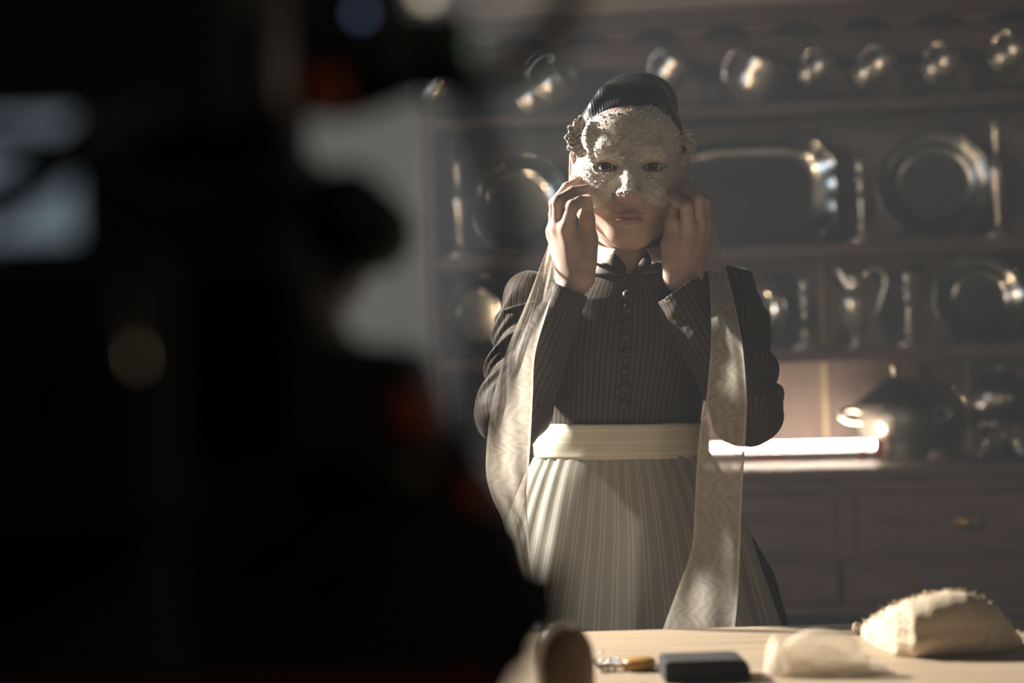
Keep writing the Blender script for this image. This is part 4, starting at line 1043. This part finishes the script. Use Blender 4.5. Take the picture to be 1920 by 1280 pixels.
# ------------------------------------------------------------------ film camera rig in the near left foreground
RD = 1.10; RS = 0.775           # the rig stands about a metre from the lens
rg = empty('film_camera', P(330, 640, RD)); rg.location.z = 0
tag(rg, 'dark out of focus film camera rig on a tripod filling the left foreground', 'camera')
def rplace(o, label=None):
    place(o, rg)
    if label: o['label'] = label
    return o
def rbox(name, x0, y0, x1, y1, d0, d1, m='black', bev=.006, label=None):
    d0, d1, bev = d0 * RS, d1 * RS, bev * RS
    a, b_ = P(x0, y1, (d0 + d1) / 2), P(x1, y0, (d0 + d1) / 2)
    return rplace(box(name, a.x, b_.x, d0, d1, a.z, b_.z, M[m], None, bev), label)
def rtube(name, pts, r, m='black', n=None, seg=12, label=None):
    return rplace(tube(name, [np.array(P(p[0], p[1], p[2] * RS)) for p in pts], [v * RS for v in r] if hasattr(r, '__len__') else r * RS, M[m], None, n, seg), label)
def rprism(name, pts, d0, d1, m='black', bev=.004):
    d0, d1, bev = d0 * RS, d1 * RS, bev * RS; dm = (d0 + d1) / 2; bm = bmesh.new(); q = [P(x, y, dm) for x, y in pts]
    f0 = [bm.verts.new((p.x, d0, p.z)) for p in q]; f1 = [bm.verts.new((p.x, d1, p.z)) for p in q]
    bm.faces.new(f0); bm.faces.new(f1[::-1])
    for i in range(len(q)): bm.faces.new((f0[i], f1[i], f1[(i + 1) % len(q)], f0[(i + 1) % len(q)]))
    bmesh.ops.recalc_face_normals(bm, faces=bm.faces); bmesh.ops.bevel(bm, geom=bm.edges[:], offset=bev, segments=2, affect='EDGES')
    return rplace(bm_obj(name, bm, M[m], None))
def rball(name, px, py, d, r, m):
    bm = bmesh.new(); bmesh.ops.create_uvsphere(bm, u_segments=20, v_segments=12, radius=r * RS, matrix=Matrix.Translation(P(px, py, d * RS)))
    return rplace(bm_obj(name, bm, M[m], None, True))
def rcyl(name, px, py, d0, d1, rpx, m='black'):
    d0, d1 = d0 * RS, d1 * RS; a = np.array(P(px, py, d0)); b_ = np.array([a[0], d1, a[2]]); return rplace(tube(name, [a, b_], rpx * d0 / F, M[m], None, 2, 32))
rbox('camera_body', 90, 280, 590, 900, 1.36, 1.62, 'black', .012)
rbox('battery', -140, 470, 330, 1010, 1.22, 1.36, 'blackmatte', .01)
rbox('top_module', -160, -80, 470, 300, 1.34, 1.56, 'black', .01)
rbox('side_bracket', 400, 60, 560, 420, 1.44, 1.54, 'black', .006)
rbox('receiver', 560, -60, 760, 150, 1.40, 1.52, 'black', .008)
rbox('antenna_block', 740, 30, 880, 150, 1.42, 1.50, 'black', .01)
rbox('cap', 560, 140, 645, 218, 1.33, 1.38, 'orange', .006, 'orange red connector cap')
rtube('grip_post', [(512, -40, 1.40), (512, 430, 1.40)], .011, 'grey_metal', 2, 16, 'grey vertical rod')
rtube('upper_handle', [(560, 170, 1.46), (640, 190, 1.46), (760, 150, 1.48), (860, 110, 1.48)], .012, 'black', 20)
rcyl('lens_motor', 650, 400, 1.40, 1.66, 92, 'blackmatte')
rcyl('lens', 520, 470, 1.60, 1.86, 130, 'black')
rprism('riser_plate', [(300, 560), (590, 500), (640, 640), (790, 655), (835, 790), (860, 860), (300, 900)], 1.36, 1.58, 'black')
rprism('fluid_head', [(220, 860), (860, 830), (915, 920), (985, 1000), (1005, 1075), (1030, 1182), (955, 1238), (940, 1300), (220, 1300)], 1.34, 1.60, 'blackmatte', .008)
rbox('base_plate', -200, 980, 380, 1420, 1.28, 1.56, 'black', .01)
a = np.array(P(930, 1128, 1.45 * RS)); b_ = np.array(P(1058, 1124, 1.45 * RS)); rplace(tube('tilt_lock', [a, b_], 66 * 1.45 * RS / F, M['blackmatte'], None, 2, 24))
rbox('strap', -200, 1292, 930, 1330, 1.24, 1.27, 'redplastic', .003, 'dark red strap')
rball('brass_knob', 766, 876, 1.30, .011, 'brassknob'); rball('red_button', 765, 778, 1.32, .014, 'orange'); rball('red_button', 884, 930, 1.30, .011, 'orange')
rtube('steel_lever', [(238, 545, 1.20), (246, 640, 1.20), (252, 690, 1.20)], [.002, .003, .0055], 'steel', 14)
rball('indicator_or_glow', 676, 24, 1.39, .0032, 'led_blue'); rball('indicator_or_glow', 885, 84, 1.41, .0022, 'led_green'); rball('indicator_or_glow', 800, -12, 1.38, .0042, 'glow_warm')  # warm ball is added: its glow stands in for cream wall behind
# monitor
mo = rbox('monitor', -190, 190, 150, 476, 1.285, 1.31, 'black', .004)
s_ = rbox('screen', -170, 215, 136, 456, 1.2835, 1.2848, 'screen', 0, 'pale blue lit screen')
rtube('monitor_arm', [(-40, 400, 1.25), (60, 340, 1.25), (190, 240, 1.26), (300, 220, 1.33)], .0120, 'black', 20)
rtube('monitor_arm', [(-60, 262, 1.25), (60, 270, 1.25), (170, 300, 1.27), (260, 330, 1.33)], .008, 'black', 20)
# cables
rtube('cable', [(1085, -60, 1.24), (1052, 40, 1.24), (985, 112, 1.24), (900, 150, 1.26), (800, 160, 1.40)], .0085, 'blackmatte', 40)
rtube('cable', [(850, 120, 1.40), (880, 200, 1.26), (918, 300, 1.24), (950, 400, 1.24), (955, 470, 1.24), (922, 560, 1.24), (905, 660, 1.24), (895, 760, 1.26), (870, 880, 1.40)], .0078, 'blackmatte', 60)
# tripod legs down to the floor
hx = P(540, 1260, 1.47 * RS)
for (dx, dy) in ((-.42, -.12), (.34, -.16), (-.02, .30)):
    rplace(tube('tripod_leg', [np.array((hx.x + dx * .12, hx.y + dy * .12, hx.z)), np.array((hx.x + dx, hx.y + dy, .012))], .020, M['blackmatte'], None, 2, 14))
rplace(tube('tripod_bowl', [np.array((hx.x, hx.y, hx.z - .05)), np.array((hx.x, hx.y, hx.z + .06))], .075, M['black'], None, 2, 28))

# ------------------------------------------------------------------ set haze
hz = box('haze', -3.2, 3.0, 1.5, 7.0, 0.01, 2.95, None, None, 0)
m = bpy.data.materials.new('set_haze'); m.use_nodes = True; nt = m.node_tree; nt.nodes.remove(nt.nodes['Principled BSDF'])
vs_ = nt.nodes.new('ShaderNodeVolumeScatter'); vs_.inputs['Color'].default_value = (0.80, 0.90, 1.0, 1); vs_.inputs['Density'].default_value = 0.022; vs_.inputs['Anisotropy'].default_value = 0.25
nt.links.new(vs_.outputs[0], nt.nodes['Material Output'].inputs['Volume']); hz.data.materials.append(m)
tag(hz, 'thin smoky haze hanging in the room', 'haze', kind='stuff')
